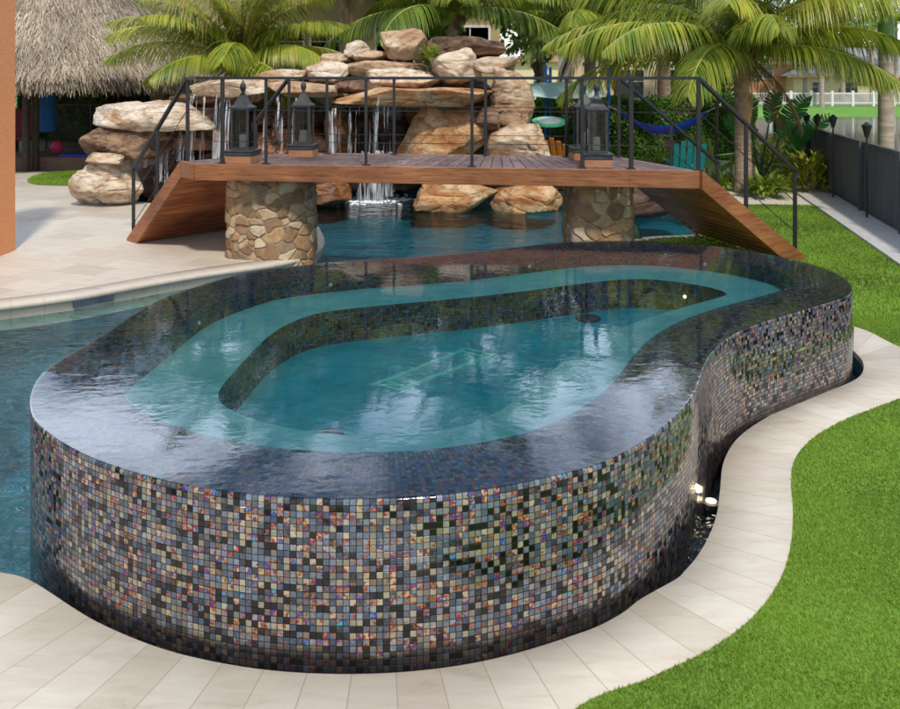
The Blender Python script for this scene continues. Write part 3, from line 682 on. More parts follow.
# ramps
def ramp_part(na, fa, nb_, fb, left):
    n = 15; b = MB(); s = MB()
    Ln = math.dist(na,nb_)
    for i in range(n):
        t0,t1 = i/n+.006,(i+1)/n-.006
        z0 = ZD*(1-t0)+.0; z1 = ZD*(1-t1)
        pts = [lerp(na,nb_,t0),lerp(na,nb_,t1),lerp(fa,fb,t1),lerp(fa,fb,t0)]
        zs = [z0+.0,z1,z1,z0]
        if left: pts = pts[::-1]; zs = zs[::-1]
        b.prism(pts, [z-.03 for z in zs], zs)
        # soffit boards under it
        zo = [z-.20 for z in zs]
        if min(zo) > -.25: s.prism(pts, [max(z-.02,-.0) for z in zo], [max(z,.01) for z in zo])
    b.build('ramp_floor', M['deckwood'], bridge); s.build('ramp_soffit', M['ipe_dark'], bridge)
ramp_part(P0,F0,RL,RLf,True); ramp_part(P3_,F1,RR,RRf,False)
def ramp_side(a, c, name='ramp_stringer', flip=False, th=.05):
    # board whose foot is cut level with the ground
    A = Vector(a); C_ = Vector(c); d = (C_-A).normalized(); n = Vector((d.y,-d.x))*(-1 if flip else 1)*th
    D = .24; L = (C_-A).length
    tcut = 1-D/ZD
    Q = A+(C_-A)*tcut
    vs = [(A.x,A.y,ZD+.006),(C_.x,C_.y,.03),(C_.x,C_.y,.0),(Q.x,Q.y,.0),(A.x,A.y,ZD-.21)]
    n_ = len(vs); vs2 = [(v[0]+n.x,v[1]+n.y,v[2]) for v in vs]
    bb = MB(); bb.add(vs+vs2,[tuple(range(n_)),tuple(range(2*n_-1,n_-1,-1))]+[(i,n_+i,n_+(i+1)%n_,(i+1)%n_) for i in range(n_)])
    o = bb.build(name, M['ipe'], bridge); return o
ramp_side(P0,RL,flip=True); ramp_side(P3_,RR); ramp_side(F0,RLf,flip=False); ramp_side(F1,RRf,flip=True)
# rails
RH = 1.067
def deckz(kind,t): return ZD*(1-t)
def post(p, z0, z1, w=.045):
    b = MB(); b.box((p[0],p[1],(z0+z1)/2),(w,w*.7,z1-z0), rz=.1, bevel=.004); b.box((p[0],p[1],z0+.008),(.1,.08,.014)); b.build('post', M['black_metal'], bridge)
def at_px(a, c, px):   # parameter on plan segment where it crosses photo column px
    k = (px-450)/F; return (a[0]-k*a[1])/((a[0]-k*a[1])-(c[0]-k*c[1]))
def inset(a,c,d): 
    v = Vector((c[0]-a[0],c[1]-a[1])).normalized(); n = Vector((-v.y,v.x))*d; return (a[0]+n.x,a[1]+n.y),(c[0]+n.x,c[1]+n.y)
nP1,nP2 = inset(P1,P2,.06); _,nP3 = inset(P2,P3_,.06); nP0,_ = inset(P0,P1,.05); 
nRL = (RL[0]+.06,RL[1]+.06); nRR = (RR[0]-.02,RR[1]+.06); f0 = (F0[0]+.02,F0[1]-.06); f1=(F1[0]-.02,F1[1]-.06); fRL=(RLf[0]-.03,RLf[1]-.06); fRR=(RRf[0]-.03,RRf[1]-.06)
for px in (222.5,266,366,472,582,631):
    t = at_px(nP1,nP2,px); p = lerp(nP1,nP2,t); post(p,ZD,ZD+RH, .05 if px in (222.5,631) else .038)
p = lerp(nP0,nP1,.15); post(nP0,ZD-.02,ZD+RH,.045)
post(nP3,ZD,ZD+RH,.045)
for px in (284,327,394,485.5,566.5,619):
    t = min(1,max(0,at_px(f0,f1,px))); post(lerp(f0,f1,t),ZD,ZD+RH,.04)
for a,c,pxs in ((nP3,nRR,(746,795)),(nP0,nRL,(157.5,133.5)),(f1,fRR,(671,717)),(f0,fRL,(256,231))):
    for px in pxs:
        t = at_px(a,c,px); p = lerp(a,c,t); z = ZD*(1-t); post(p,z-.02,z+RH+(.0))
def rail(pts, w, h, name, m='black_metal'):
    b = MB()
    for i in range(len(pts)-1): b.bar(pts[i],pts[i+1],w,h)
    b.build(name, M[m], bridge)
def run(pts2, zoff, w, h, name):
    rail([(p[0],p[1],z+zoff) for p,z in pts2], w, h, name)
tn = at_px(nP3,nRR,797); tl = at_px(nP0,nRL,131.5); tf = at_px(f1,fRR,719); tfl = at_px(f0,fRL,229)
near_path = [(lerp(nP0,nRL,tl),ZD*(1-tl)),(nP0,ZD),(nP1,ZD),(nP2,ZD),(nP3,ZD),(lerp(nP3,nRR,tn),ZD*(1-tn))]
far_path = [(lerp(f0,fRL,tfl),ZD*(1-tfl)),(f0,ZD),(f1,ZD),(lerp(f1,fRR,tf),ZD*(1-tf))]
for path in (near_path, far_path):
    run(path, RH, .05, .035, 'handrail'); run(path, RH-.40, .008, .008, 'cable'); run(path, RH-.79, .008, .008, 'cable')
# stone pillars
def pillar(cx, cy, rx, ry, z0, z1, power, seed, ncell):
    rg = np.random.default_rng(seed); nt_, nz = 300, int((z1-z0)*130)
    th = np.linspace(0,2*PI,nt_,endpoint=False); zz = np.linspace(z0,z1,nz)
    c,s = np.cos(th),np.sin(th); rr = 1/((np.abs(c)**power+np.abs(s)**power)**(1/power))
    X = np.outer(np.ones(nz),rr*c*rx); Y = np.outer(np.ones(nz),rr*s*ry); Z = np.outer(zz,np.ones(nt_))
    st = rg.uniform(0,2*PI,ncell); sr = 1/((np.abs(np.cos(st))**power+np.abs(np.sin(st))**power)**(1/power)); sz = rg.uniform(z0,z1,ncell)
    seeds = np.column_stack([sr*np.cos(st)*rx, sr*np.sin(st)*ry, sz])
    for _ in range(3):    # relax
        q = np.column_stack([X.ravel(),Y.ravel(),Z.ravel()])[::7]
        d = ((q[:,None,:]-seeds[None])**2*np.array([1,1,1.5])).sum(2); k = d.argmin(1)
        for i in range(ncell):
            mm = k == i
            if mm.any(): seeds[i] = seeds[i]*.5+q[mm].mean(0)*.5
    P = np.column_stack([X.ravel(),Y.ravel(),Z.ravel()])
    warp = np.array([[mn.noise(Vector(p)*6.0), mn.noise(Vector(p)*6.0+Vector((9,9,9))), mn.noise(Vector(p)*6.0+Vector((3,7,1)))] for p in P])*.07
    d = np.sqrt((((P+warp)[:,None,:]-seeds[None])**2*np.array([1,1,1.5])).sum(2)); ds = np.sort(d,axis=1); k = d.argmin(1)
    e = np.clip((ds[:,1]-ds[:,0])/.022,0,1); e = e*e*(3-2*e)
    hgt = rg.uniform(.012,.045,ncell)[k]*e
    nrm = P*np.array([1,1,0]); nrm /= np.linalg.norm(nrm,axis=1)[:,None]
    P2 = P+nrm*hgt[:,None]+np.array([cx,cy,0])
    pal = np.array([srgb(190,150,104,.8),srgb(206,178,138,.85),srgb(152,112,76,.8),srgb(176,128,84,.8),srgb(222,206,178,.85),srgb(134,98,70,.8),srgb(184,136,92,.8),srgb(150,132,110,.8),srgb(206,190,160,.85)])
    colr = (pal[rg.integers(0,len(pal),ncell)]*.6+pal.mean(0)*.4)*rg.uniform(.7,1.1,(ncell,1)); mort = np.array(srgb(172,156,132,.75))
    cc = mort*(1-e[:,None])+colr[k]*e[:,None]
    colors = np.column_stack([cc,np.ones(len(cc))])
    i = np.arange(nz-1)[:,None]*nt_; j = np.arange(nt_)[None]; j2 = (j+1)%nt_
    fs = np.stack([(i+j),(i+j2),(i+nt_+j2),(i+nt_+j)],-1).reshape(-1,4)
    mkobj('pillar', P2, fs, M['veneer'], bridge, smooth=True, colors=colors)
pillar(-2.34,10.86,.545,.46,-.3,ZD-.16,2.8,3,210)
pillar(1.86,10.42,.385,.36,-.6,ZD-.16,6,5,200)

# ------------------------------------------------------------------ lanterns
def make_lantern(label, loc):
    t = thing('lantern', label, 'lantern', loc, 'iron lanterns on the bridge deck')
    x,y,z = loc
    MB().box((x,y,z+.045),(.33,.33,.09),bevel=.006).build('block', M['block_wood'], t)
    b = MB(); b.box((x,y,z+.12),(.34,.34,.055),bevel=.008); b.box((x,y,z+.155),(.36,.36,.02),bevel=.006); b.box((x,y,z+.178),(.24,.24,.03),bevel=.004); b.build('base', M['grey_iron'], t)
    for i in (-1,1):
        for j in (-1,1): MB().box((x+i*.105,y+j*.105,z+.44),(.026,.026,.5),bevel=.003).build('upright', M['grey_iron'], t)
    b = MB()
    for i in (-1,1): b.box((x,y+i*.105,z+.44),(.18,.004,.48)); b.box((x+i*.105,y,z+.44),(.004,.18,.48))
    b.build('glass_pane', M['clear'], t)
    b = MB(); b.lathe([(.185,.0),(.185,.022),(.15,.04),(.13,.05),(.085,.12),(.05,.17),(.035,.18),(.035,.20)], (x,y,z+.68), 4)
    b.v = [(x+(v[0]-x)*math.cos(PI/4)-(v[1]-y)*math.sin(PI/4), y+(v[0]-x)*math.sin(PI/4)+(v[1]-y)*math.cos(PI/4), v[2]) for v in b.v]
    b.build('roof', M['grey_iron'], t)
    b = MB(); b.lathe([(.02,0),(.018,.02),(.035,.05),(.04,.085),(.03,.12),(.012,.14),(.01,.165)], (x,y,z+.875), 16); b.build('finial', M['grey_iron'], t, True)
    b = MB(); b.lathe([(.045,0),(.045,.16),(.03,.165)], (x,y,z+.19), 16); b.build('candle', M['candle'], t, True)
    return t
def lpos(px, dd):
    # on the deck at distance dd
    return ((px-450)/F*dd, dd, ZD)
lan = [('iron lantern nearest the left end of the bridge, on a terracotta-coloured block', lpos(243,10.42)),
       ('iron lantern standing behind and right of the leftmost one, by the far railing', lpos(303.5,11.3)),
       ('iron lantern at the near railing above the right stone pillar, in front of its twin', lpos(596.5,9.98)),
       ('iron lantern at the far railing, half hidden by the one above the right pillar', lpos(584,10.85))]
l0 = None
for i,(lb,lc) in enumerate(lan):
    if l0 is None: l0 = make_lantern(lb, lc); l0.rotation_euler.z = -.15
    else:
        c = copy_tree(l0); c.location = lc; c['label'] = lb; c.rotation_euler.z = -.12+.05*i

# ------------------------------------------------------------------ rocks
def make_rock(name, label, bbox, d, depth, mt, seed, subdiv=5, cat='rock', rough=.05, planes=14, tilt=0.0):
    x0,y0,x1,y1 = bbox; k = d/F
    cx,cz = ((x0+x1)/2-450)*k, H-((y0+y1)/2-HZ)*k; hx,hz = (x1-x0)/2*k*1.07,(y1-y0)/2*k*1.05; hy = depth/2
    bm = bmesh.new(); bmesh.ops.create_icosphere(bm, subdivisions=subdiv, radius=1)
    D = np.array([v.co[:] for v in bm.verts]); D /= np.linalg.norm(D,axis=1)[:,None]
    rg = np.random.default_rng(seed)
    N = [(1,0,0),(-1,0,0),(0,1,0),(0,-1,0),(0,0,1),(0,0,-1)]; h = [1]*6
    N = [np.array(n)+rg.normal(0,.22,3) for n in N]
    for _ in range(planes):
        n = rg.normal(0,1,3); N.append(n); h.append(rg.uniform(.86,1.2))
    N = np.array([n/np.linalg.norm(n) for n in N]); h = np.array(h)
    dots = np.clip(D@N.T,1e-3,None); R = h/dots; p = 34
    r = (R**-p).sum(1)**(-1/p)
    V = D*r[:,None]
    mxv = V.max(0); mnv = V.min(0); V = (V-(mxv+mnv)/2)/((mxv-mnv)/2)
    V *= np.array([hx,hy,hz])
    sz = min(hx,hz,hy); off = Vector((seed*3.1,seed*1.7,0))
    disp = []
    for v in V:
        q = Vector(v); a = mn.fractal(q*2.2+off,.9,2.1,5,noise_basis='PERLIN_ORIGINAL'); bb = mn.ridged_multi_fractal(Vector((q.x*1.4,q.y*1.4,q.z*5.5))+off,.9,2.0,3,1.0,2.0) if True else 0
        g1 = abs(mn.noise(q*1.5+off*1.3)); g2 = abs(mn.noise(Vector((q.x*.8,q.y*.8,q.z*4.0))-off)); disp.append(a*.22+(bb-1.2)*.07-.22*max(0,.09-g1)/.09-.16*max(0,.10-g2)/.10)
    V = V+D*(np.array(disp)*min(.30,rough*1.0+sz*.30))[:,None]
    if tilt:
        c,s = math.cos(tilt),math.sin(tilt); V = np.column_stack([V[:,0]*c-V[:,2]*s, V[:,1], V[:,0]*s+V[:,2]*c])
    V += np.array([cx,d+hy*.6,cz])
    fs = np.array([[v.index for v in f.verts] for f in bm.faces]); bm.free()
    o = mkobj(name, V, fs, M[mt], None, smooth=True, origin=(cx,d+hy*.6,cz-hz))
    try: o.data.set_sharp_from_angle(angle=math.radians(27))
    except Exception: pass
    return tag(o, label, cat)
RK = [
 ((66,161,136,208),14.7,1.3,'rock_cream','cream boulder with rust-brown left edge at the bottom of the left stack',0),
 ((79,121,166,162),14.9,1.5,'rock_brown','dark brown banded boulder, second from the top of the left stack',0.03),
 ((83,152,124,166),14.7,1.0,'rock_tan','small tan wedge stone pinched in the middle of the left stack',0),
 ((86,101,208,131),15.0,1.6,'rock_cream','long pointed cream slab capping the left stack beside the cascade',-.06),
 ((136,128,222,152),15.7,1.3,'rock_rust','wet rust-coloured ledge under the pointed cream slab',0),
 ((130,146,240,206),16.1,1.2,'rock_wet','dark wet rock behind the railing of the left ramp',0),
 ((193,77,262,97),15.6,1.4,'rock_cream','flat cream slab topping the left cascade behind the leftmost lantern',.03),
 ((252,80,336,97),15.5,1.5,'rock_tan','flat tan slab at the head of the second cascade',-.02),
 ((166,90,236,108),15.8,1.6,'rock_brown','brown overhanging ledge between the pointed slab and the left cascade',.02),
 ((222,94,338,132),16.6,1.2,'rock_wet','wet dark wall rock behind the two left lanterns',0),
 ((212,126,334,172),16.4,1.2,'rock_rust','wet rusty rock at deck height behind the two left lanterns',0),
 ((256,69,308,82),16.2,1.2,'rock_cream','low cream stone below the left palm',0),
 ((303,61,354,84),15.9,1.2,'rock_cream','smooth pale block left of the slab pile',.04),
 ((328,78,398,95),15.7,1.3,'rock_brown','brown layered slab just above the long orange roof slab',0),
 ((318,53,352,64),16.6,1.0,'rock_tan','thin tan stone at the left of the summit pile',0),
 ((344,40,368,60),16.6,.8,'rock_cream','small pointed pale stone standing on the slab pile',.3),
 ((350,50,390,63),16.4,1.0,'rock_tan','tan slab beside the small pointed stone',-.05),
 ((342,60,424,78),16.0,1.4,'rock_tan','wide tan slab below the summit boulder',.02),
 ((383,29,428,60),16.2,1.0,'rock_tan','angular boulder on the summit, left of the dark slab',.12),
 ((424,36,505,57),16.3,1.2,'rock_brown','dark flat slab across the top of the waterfall',.03),
 ((474,56,518,74),16.0,1.1,'rock_cream','pale slab under the right end of the dark top slab',0),
 ((433,49,480,84),15.8,.9,'rock_cream','pale wedge-shaped boulder under the dark top slab',.18),
 ((364,68,440,92),15.6,1.3,'rock_cream','layered cream slab in the middle of the waterfall',0),
 ((326,88,491,108),15.1,1.6,'rock_orange','long orange and cream roof slab over the dark grotto',0),
 ((399,103,493,168),15.5,1.2,'rock_orange','great ochre boulder right of the grotto opening',0),
 ((490,67,535,132),15.6,1.1,'rock_tan','tall tan boulder standing at the right end of the waterfall',0),
 ((489,125,551,168),15.2,1.1,'rock_tan','rounded tan boulder at the foot of the tall one',0),
 ((415,182,497,214),15.2,1.2,'rock_orange','waterline boulder under the middle of the bridge, left of its neighbour',0),
 ((493,183,568,218),15.0,1.2,'rock_orange','waterline boulder beside the right stone pillar',0),
 ((322,104,352,178),16.0,1.0,'rock_rust','wet rusty rock at the left of the grotto opening',0),
 ((300,178,348,208),15.6,1.2,'rock_rust','waterline boulder left of the splash beside the left stone pillar',0),
 ((632,184,694,219),13.9,1.0,'rock_brown','brown boulder in the water beneath the right ramp',.1),
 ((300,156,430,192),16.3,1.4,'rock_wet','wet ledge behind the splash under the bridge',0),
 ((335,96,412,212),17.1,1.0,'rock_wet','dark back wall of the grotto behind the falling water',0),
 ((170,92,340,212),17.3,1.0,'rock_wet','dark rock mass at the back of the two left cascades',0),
 ((405,72,520,160),16.9,1.4,'rock_brown','brown rock mass behind the ochre boulder',0),
 ((476,108,500,130),15.3,.6,'rock_brown','small brown stone wedged beside the tall boulder',0),
]
for i,(bb,d,dp,mt,lb,tl_) in enumerate(RK):
    make_rock('rock', lb, bb, d, dp, mt, 11+i*3, 5 if (bb[2]-bb[0])*(bb[3]-bb[1]) > 900 else 4, tilt=tl_)
# falling water
def fall(label, x0, x1, ytop, ybot, d, n, seed, slant=0.0, wid=(.012,.05)):
    rg = np.random.default_rng(seed); V = []; Fc = []
    for i in range(n):
        cx = rg.uniform(x0,x1); w = rg.uniform(*wid); dd = d+rg.uniform(-.12,.12); top = ytop+rg.uniform(-1,4); bot = ybot-(rg.uniform(0,(ybot-ytop)*.5) if rg.random() < .35 else 0)
        b0 = len(V); m = 9
        for k in range(m):
            t = k/(m-1); yy = top+(bot-top)*t; X,Y,Z = P3(cx+slant*t+rg.normal(0,.25), yy, dd); Y -= .22*math.sqrt(t); ww = w*(.6+.6*t)*rg.uniform(.7,1.2)
            V += [(X-ww/2,Y,Z),(X,Y-.012,Z),(X+ww/2,Y,Z)]
        for k in range(m-1):
            a = b0+k*3; Fc += [(a,a+1,a+4,a+3),(a+1,a+2,a+5,a+4)]
    o = mkobj('waterfall', V, np.array(Fc), M['fall'], None, smooth=True, origin=P3((x0+x1)/2,ybot,d)); return tag(o, label, 'waterfall')
fall('leftmost curtain of falling water behind the railing of the left ramp', 140,186,122,196,15.55,6,1,wid=(.05,.16))
fall('curtain of falling water behind the leftmost lantern', 192,240,95,172,15.45,8,2,wid=(.05,.18))
fall('curtain of falling water between the two left lanterns', 264,302,95,172,15.4,6,3,wid=(.05,.16))
fall('thin trickles over the rusty rock left of the grotto', 330,352,107,168,15.2,6,4,wid=(.03,.1))
fall('thin threads of water across the dark grotto mouth', 354,404,106,198,14.85,22,5,wid=(.006,.018))
fall('bright slanting jet of water into the dark grotto', 378,381,97,198,14.8,5,6,slant=-10,wid=(.015,.03))
fall('broad falling water just above the splash under the bridge', 350,395,150,198,14.9,9,8,wid=(.06,.2))
rg = np.random.default_rng(4); b = MB()
for i in range(420):
    px = rg.normal(372,15); py = rg.normal(199,2.2); x,y = G(px,py,POOLZ); r = rg.uniform(.012,.05)
    b.lathe([(r*.3,-r*.3),(r,0),(r*.7,r*.4),(r*.1,r*.55)], (x,y,POOLZ), 7)
tag(b.build('splash_foam', M['foam'], None, True), 'white splash foam on the pool where the grotto waterfall lands', 'foam', kind='stuff')

# ------------------------------------------------------------------ vegetation
def leaves(N, centers, size, aspect=2.2, up=.3, seed=0, fold=True, direction=None):
    rg = np.random.default_rng(seed); n = len(centers)
    d = rg.normal(0,1,(n,3)) if direction is None else direction+rg.normal(0,.35,(n,3)); d[:,2] += up*0; d /= np.linalg.norm(d,axis=1)[:,None]
    s = rg.normal(0,1,(n,3)); s -= (s*d).sum(1)[:,None]*d; s /= np.linalg.norm(s,axis=1)[:,None]
    L = size*rg.uniform(.6,1.3,n)[:,None]; W = L/aspect
    c = centers
    a = c-d*L/2; e = c+d*L/2; l = c+s*W/2; r = c-s*W/2
    V = np.stack([a,l,e,r],1).reshape(-1,3); f = np.arange(n*4).reshape(-1,4); return V,f
def crown_pts(n, c, rad, seed, lobes=14, shell=.55):
    rg = np.random.default_rng(seed); c = np.array(c,float); rad = np.array(rad,float)
    u = rg.normal(0,1,(lobes,3)); u /= np.linalg.norm(u,axis=1)[:,None]; lc = c+u*rad*rg.uniform(.3,.75,(lobes,1)); lr = rg.uniform(.28,.5,lobes)
    k = rg.integers(0,lobes,n); v = rg.normal(0,1,(n,3)); v /= np.linalg.norm(v,axis=1)[:,None]
    rr = rg.uniform(shell,1,n)**.5
    return lc[k]+v*rad*(lr[k]*rr)[:,None]
def tree(name, label, x, y, h, rad, seed, n=7000, size=.22, m='leaf_dark', z0=0, group='trees behind the garden', trunk=.16, crown_z=None):
    t = thing(name, label, 'tree', (x,y,z0), group)
    cz = crown_z or z0+h-rad[2]
    b = MB(); rg = random.Random(seed)
    b.tube([(x,y,z0-.2),(x+.1,y,z0+h*.25),(x-.05,y,cz)], [trunk,trunk*.8,trunk*.4], 9)
    for i in range(6):
        a = rg.uniform(0,2*PI); b.tube([(x,y,z0+h*.22+i*.2),(x+math.cos(a)*rad[0]*.35,y+math.sin(a)*rad[1]*.35,cz-rad[2]*.3),(x+math.cos(a)*rad[0]*.7,y+math.sin(a)*rad[1]*.7,cz+rad[2]*.2)],[trunk*.5,trunk*.3,trunk*.1],6)
    b.build('trunk', M['tree_bark'], t, True)
    P = crown_pts(n,(x,y,cz),rad,seed,lobes=18,shell=.3); P = P[P[:,2] > z0+.3]; V,f = leaves(0,P,size,1.8,seed=seed); mkobj('crown', V, f, M[m], t)
    return t

def frond_mesh(name, L, e0, curl, width, mt, seed, npair=62, droop=1.0, dense=1.0):
    """A frond that starts at the origin and grows along +X; leaflets hang from a curved rachis."""
    rg = np.random.default_rng(seed); m = 24
    P = [np.zeros(3)]; T = []; 
    for i in range(m):
        t = i/m; a = e0-curl*(t**1.35); T.append(np.array([math.cos(a),0,math.sin(a)])); P.append(P[-1]+T[-1]*L/m)
    T.append(T[-1]); P = np.array(P); T = np.array(T)
    V = []; Fq = []
    sway = rg.uniform(-.25,.25)
    P[:,1] += sway*(np.linspace(0,1,m+1)**2)*L*.4
    for i in range(npair):
        t = .10+.9*(i/(npair-1))**.95; k = t*m; i0 = min(int(k),m-1); fr = k-i0; p = P[i0]*(1-fr)+P[i0+1]*fr; tg = T[i0]
        ll = width*(math.sin(PI*min(1,(t*.92+.06)))**.55)*rg.uniform(.85,1.1)
        if t > .9: ll *= .6+.4*(1-t)/.1
        for sd in (-1,1):
            side = np.array([0,sd,0.]); upv = np.cross(tg,side)*sd
            upv = np.array([-tg[2],0,tg[0]])
            ang = rg.normal(.15,.12)
            d = side*.80+tg*(.42+.5*t)+upv*(.30+rg.normal(0,.08)); d /= np.linalg.norm(d)
            w = .022+.012*rg.random(); q = p.copy(); b0 = len(V); ns = 5; dd = d.copy()
            wdir = np.cross(d,np.array([0,0,1.])); wdir /= max(1e-6,np.linalg.norm(wdir)); wdir = wdir*math.cos(.5)+np.array([0,0,1.])*math.sin(.5)*.4
            for s_ in range(ns+1):
                f_ = s_/ns; ww = w*(1-.25*f_) if f_ < .7 else w*(.825)*(1-(f_-.7)/.3)*1.0+.002
                V.append(q-wdir*ww/2); V.append(q+wdir*ww/2)
                dd = dd+np.array([0,0,-1.])*(.26*droop*(.6+.6*rg.random())); dd /= np.linalg.norm(dd); q = q+dd*ll/ns
            for s_ in range(ns): a = b0+s_*2; Fq.append((a,a+1,a+3,a+2))
    nleaf = len(Fq)
    me = bpy.data.meshes.new(name)
    # rachis
    bb = MB(); bb.tube([tuple(p) for p in P], list(np.linspace(.035,.006,m+1)), 6)
    b0 = len(V); V = [tuple(v) for v in V]+bb.v; Fa = [tuple(f) for f in Fq]+[tuple(i+b0 for i in f) for f in bb.f]
    me.from_pydata(V,[],Fa); me.materials.append(M[mt]); me.materials.append(M['rachis'] if mt != 'frond_dead' else M['fibre'])
    mi = np.zeros(len(Fa),dtype=np.int32); mi[nleaf:] = 1; me.polygons.foreach_set('material_index',mi); me.update(); return me
FM = {}
for kind in ('frond','frond_dark','frond_gold'):
    FM[kind] = [frond_mesh('frond', 1.0*3.6, e, c, 1.02, kind, i*7+3, npair=112, droop=dr) for i,(e,c,dr) in enumerate(((1.38,.8,1.3),(1.1,1.1,1.5),(.8,1.25,1.6),(.5,1.15,1.7),(.2,1.0,1.7),(-.2,.8,1.7)))]
FM['frond_dead'] = [frond_mesh('frond', 3.0, -.7, .8, .7, 'frond_dead', 91, droop=1.5)]
ELEV = [1.35,1.05,.75,.45,.15,-.25]
def palm(name, label, x, y, z0, zc, tr, kinds, seed, scale=1.0, nf=24, specials=(), trunk_m='bark', group='coconut palms', dead=2, coco=0, lean=0.0, shaft=False):
    t = thing(name, label, 'palm tree', (x,y,z0), group); rg = random.Random(seed)
    b = MB(); n = 26; pts = []; rs = []
    for i in range(n+1):
        f = i/n; pts.append((x+lean*(f**1.6-1), y, z0-.3+(zc-z0+.3)*f)); rs.append(tr*(1.25-.45*f**.5)*(1+.06*(i%2)) if not shaft else tr*(1.05-.12*f))
    b.tube(pts, rs, 18); b.build('trunk', M[trunk_m], t, True)
    top = Vector((x,y,zc))
    if shaft:
        b = MB(); b.tube([(x,y,zc-.05),(x,y,zc+.5),(x,y,zc+1.3)],[tr*1.0,tr*1.02,tr*.5],16); b.build('crownshaft', M['crownshaft'], t, True); top.z += 1.2
    else:
        b = MB()
        for i in range(26):
            a = rg.uniform(0,2*PI); l = rg.uniform(.3,.7); dz = rg.uniform(-.35,.35); b.tube([(x+math.cos(a)*tr*.6,y+math.sin(a)*tr*.6,zc-.25+rg.uniform(-.2,.1)),(x+math.cos(a)*(tr+.12),y+math.sin(a)*(tr+.12),zc-.05+dz*.3),(x+math.cos(a)*(tr+l*.5),y+math.sin(a)*(tr+l*.5),zc+dz)],[.05,.04,.012],5)
        b.build('crown_fibre', M['fibre'], t)
    def put(me, az, s, jit=0):
        o = bpy.data.objects.new('frond', me); COL.objects.link(o); o.parent = t; o.location = tuple(top-Vector((x,y,z0))); o.rotation_euler = (rg.uniform(-.25,.25),rg.uniform(-.08,.08),az); o.scale = (s,s,s); return o
    for az,ei,s,kd in specials: put(FM[kd][ei], az, s)
    ga = 2.39996
    for i in range(nf):
        f = i/max(1,nf-1); ei = min(5,int(f*4.9)); kd = kinds[rg.randrange(len(kinds))]
        put(FM[kd][ei], i*ga+rg.uniform(-.2,.2)+seed, scale*rg.uniform(.85,1.08))
    for i in range(dead): put(FM['frond_dead'][0], rg.uniform(0,2*PI), scale*.7)
    for i in range(coco):
        a = rg.uniform(PI*1.05,PI*1.95); r = rg.uniform(.16,.34); b = MB(); b.lathe([(.02,-.11),(.08,-.07),(.1,0),(.075,.07),(.02,.11)], (x+math.cos(a)*r,y+math.sin(a)*r,zc-rg.uniform(.0,.3)), 12); b.build('coconut', M['coconut'], t, True)
    return t
# right palm by the ramp
xp,yp = G(741,192)
palm('coconut_palm','coconut palm with thick ringed trunk beside the right ramp', xp,yp,0,2.85,.165,['frond','frond','frond_gold'],3,1.02,26,
     specials=[(PI*1.00,3,1.16,'frond_gold'),(PI*1.04,3,1.1,'frond'),(PI*.93,2,1.05,'frond'),(-.05,3,.9,'frond_gold'),(-.35,2,.95,'frond_gold'),(.1,2,1.0,'frond_gold'),(-.2,4,.8,'frond_gold')], lean=-.05, dead=3)
x,y,z = P3(240,64,18.6)
palm('coconut_palm','short coconut palm with upright yellow stems behind the left cascade', x,y,0,z,.2,['frond','frond','frond_gold'],5,.82,22,
     specials=[(0.02,3,.82,'frond_gold'),(PI,2,.9,'frond_gold'),(PI*1.05,2,.85,'frond_gold'),(-.5,2,.8,'frond'),(-1.6,0,.9,'frond_gold'),(-2.3,0,.95,'frond_gold'),(-.7,0,.95,'frond'),(-1.2,1,.9,'frond_gold'),(-2.6,1,.9,'frond_gold'),(-.2,1,.9,'frond_gold')], coco=5, dead=1)
x,y,z = P3(452,12,21)
palm('coconut_palm','shaded coconut palm with a bunch of green nuts above the dark top slab', x,y,0,z,.17,['frond_dark','frond_dark','frond'],8,1.0,24, coco=9, dead=1)
x,y,z = P3(590,30,22)
palm('coconut_palm','coconut palm with brown hanging fronds behind the two right lanterns', x,y,0,z,.17,['frond_dark','frond'],11,.9,22, dead=6)
x,y,z = P3(664,10,24)
palm('coconut_palm','coconut palm with pale grey trunk behind the blue hammock', x,y,0,z,.20,['frond_dark','frond'],14,1.0,22, dead=2)
x,y,z = P3(345,-30,24)
palm('coconut_palm','coconut palm whose dark fronds hang in front of the beige house', x,y,0,z,.18,['frond_dark','frond'],17,1.0,22, dead=1)
for i,(px,d,hh,lb) in enumerate(((210,33,12.2,'tall slender palm far left behind the beige house'),(285,35,13.4,'tall slender palm behind the left part of the beige house'),(338,36,12.6,'tall slender palm behind the middle of the beige house'),(395,34,11.2,'tall slender palm behind the summit boulder'),(480,35,13.6,'tall slender palm behind the dark top slab'),(535,36,12.0,'tall slender palm right of the beige house'),(668,31,9.2,'tall palm rising behind the hammock'))):
    x = (px-450)/F*d; palm('tall_palm', lb, x,d,0,hh-1.6,.15,['frond_dark'],60+i,.95,20,group='tall palms behind the house',trunk_m='bark_grey',dead=1,lean=.4*(-1)**i)
# royal palm beyond the fence
x,y,z = P3(886,52,17.8)
palm('royal_palm','smooth grey trunked royal palm beyond the dark fence', x,y,-.5,z,.165,['frond_dark','frond'],19,.95,12,trunk_m='bark_grey',group='royal palms',dead=0,shaft=True)
# distant palms over the lake
for i,(px,py,d) in enumerate(((822,40,74),(872,30,80),(843,28,78),(805,35,84),(896,18,82))):
    x,y,z = P3(px,py,d); lab = ['distant palm left of the grey-roofed house','distant palm in front of the grey roof ridge','distant tall palm over the left corner of the grey roof','distant palm between the salmon house and the grey-roofed one','distant palm at the right edge of the picture over the lake'][i]
    palm('distant_palm', lab, x,y,-.2,z,.2,['frond_dark','frond'],30+i,1.15,16,group='palms across the lake',trunk_m='bark_grey',dead=0)
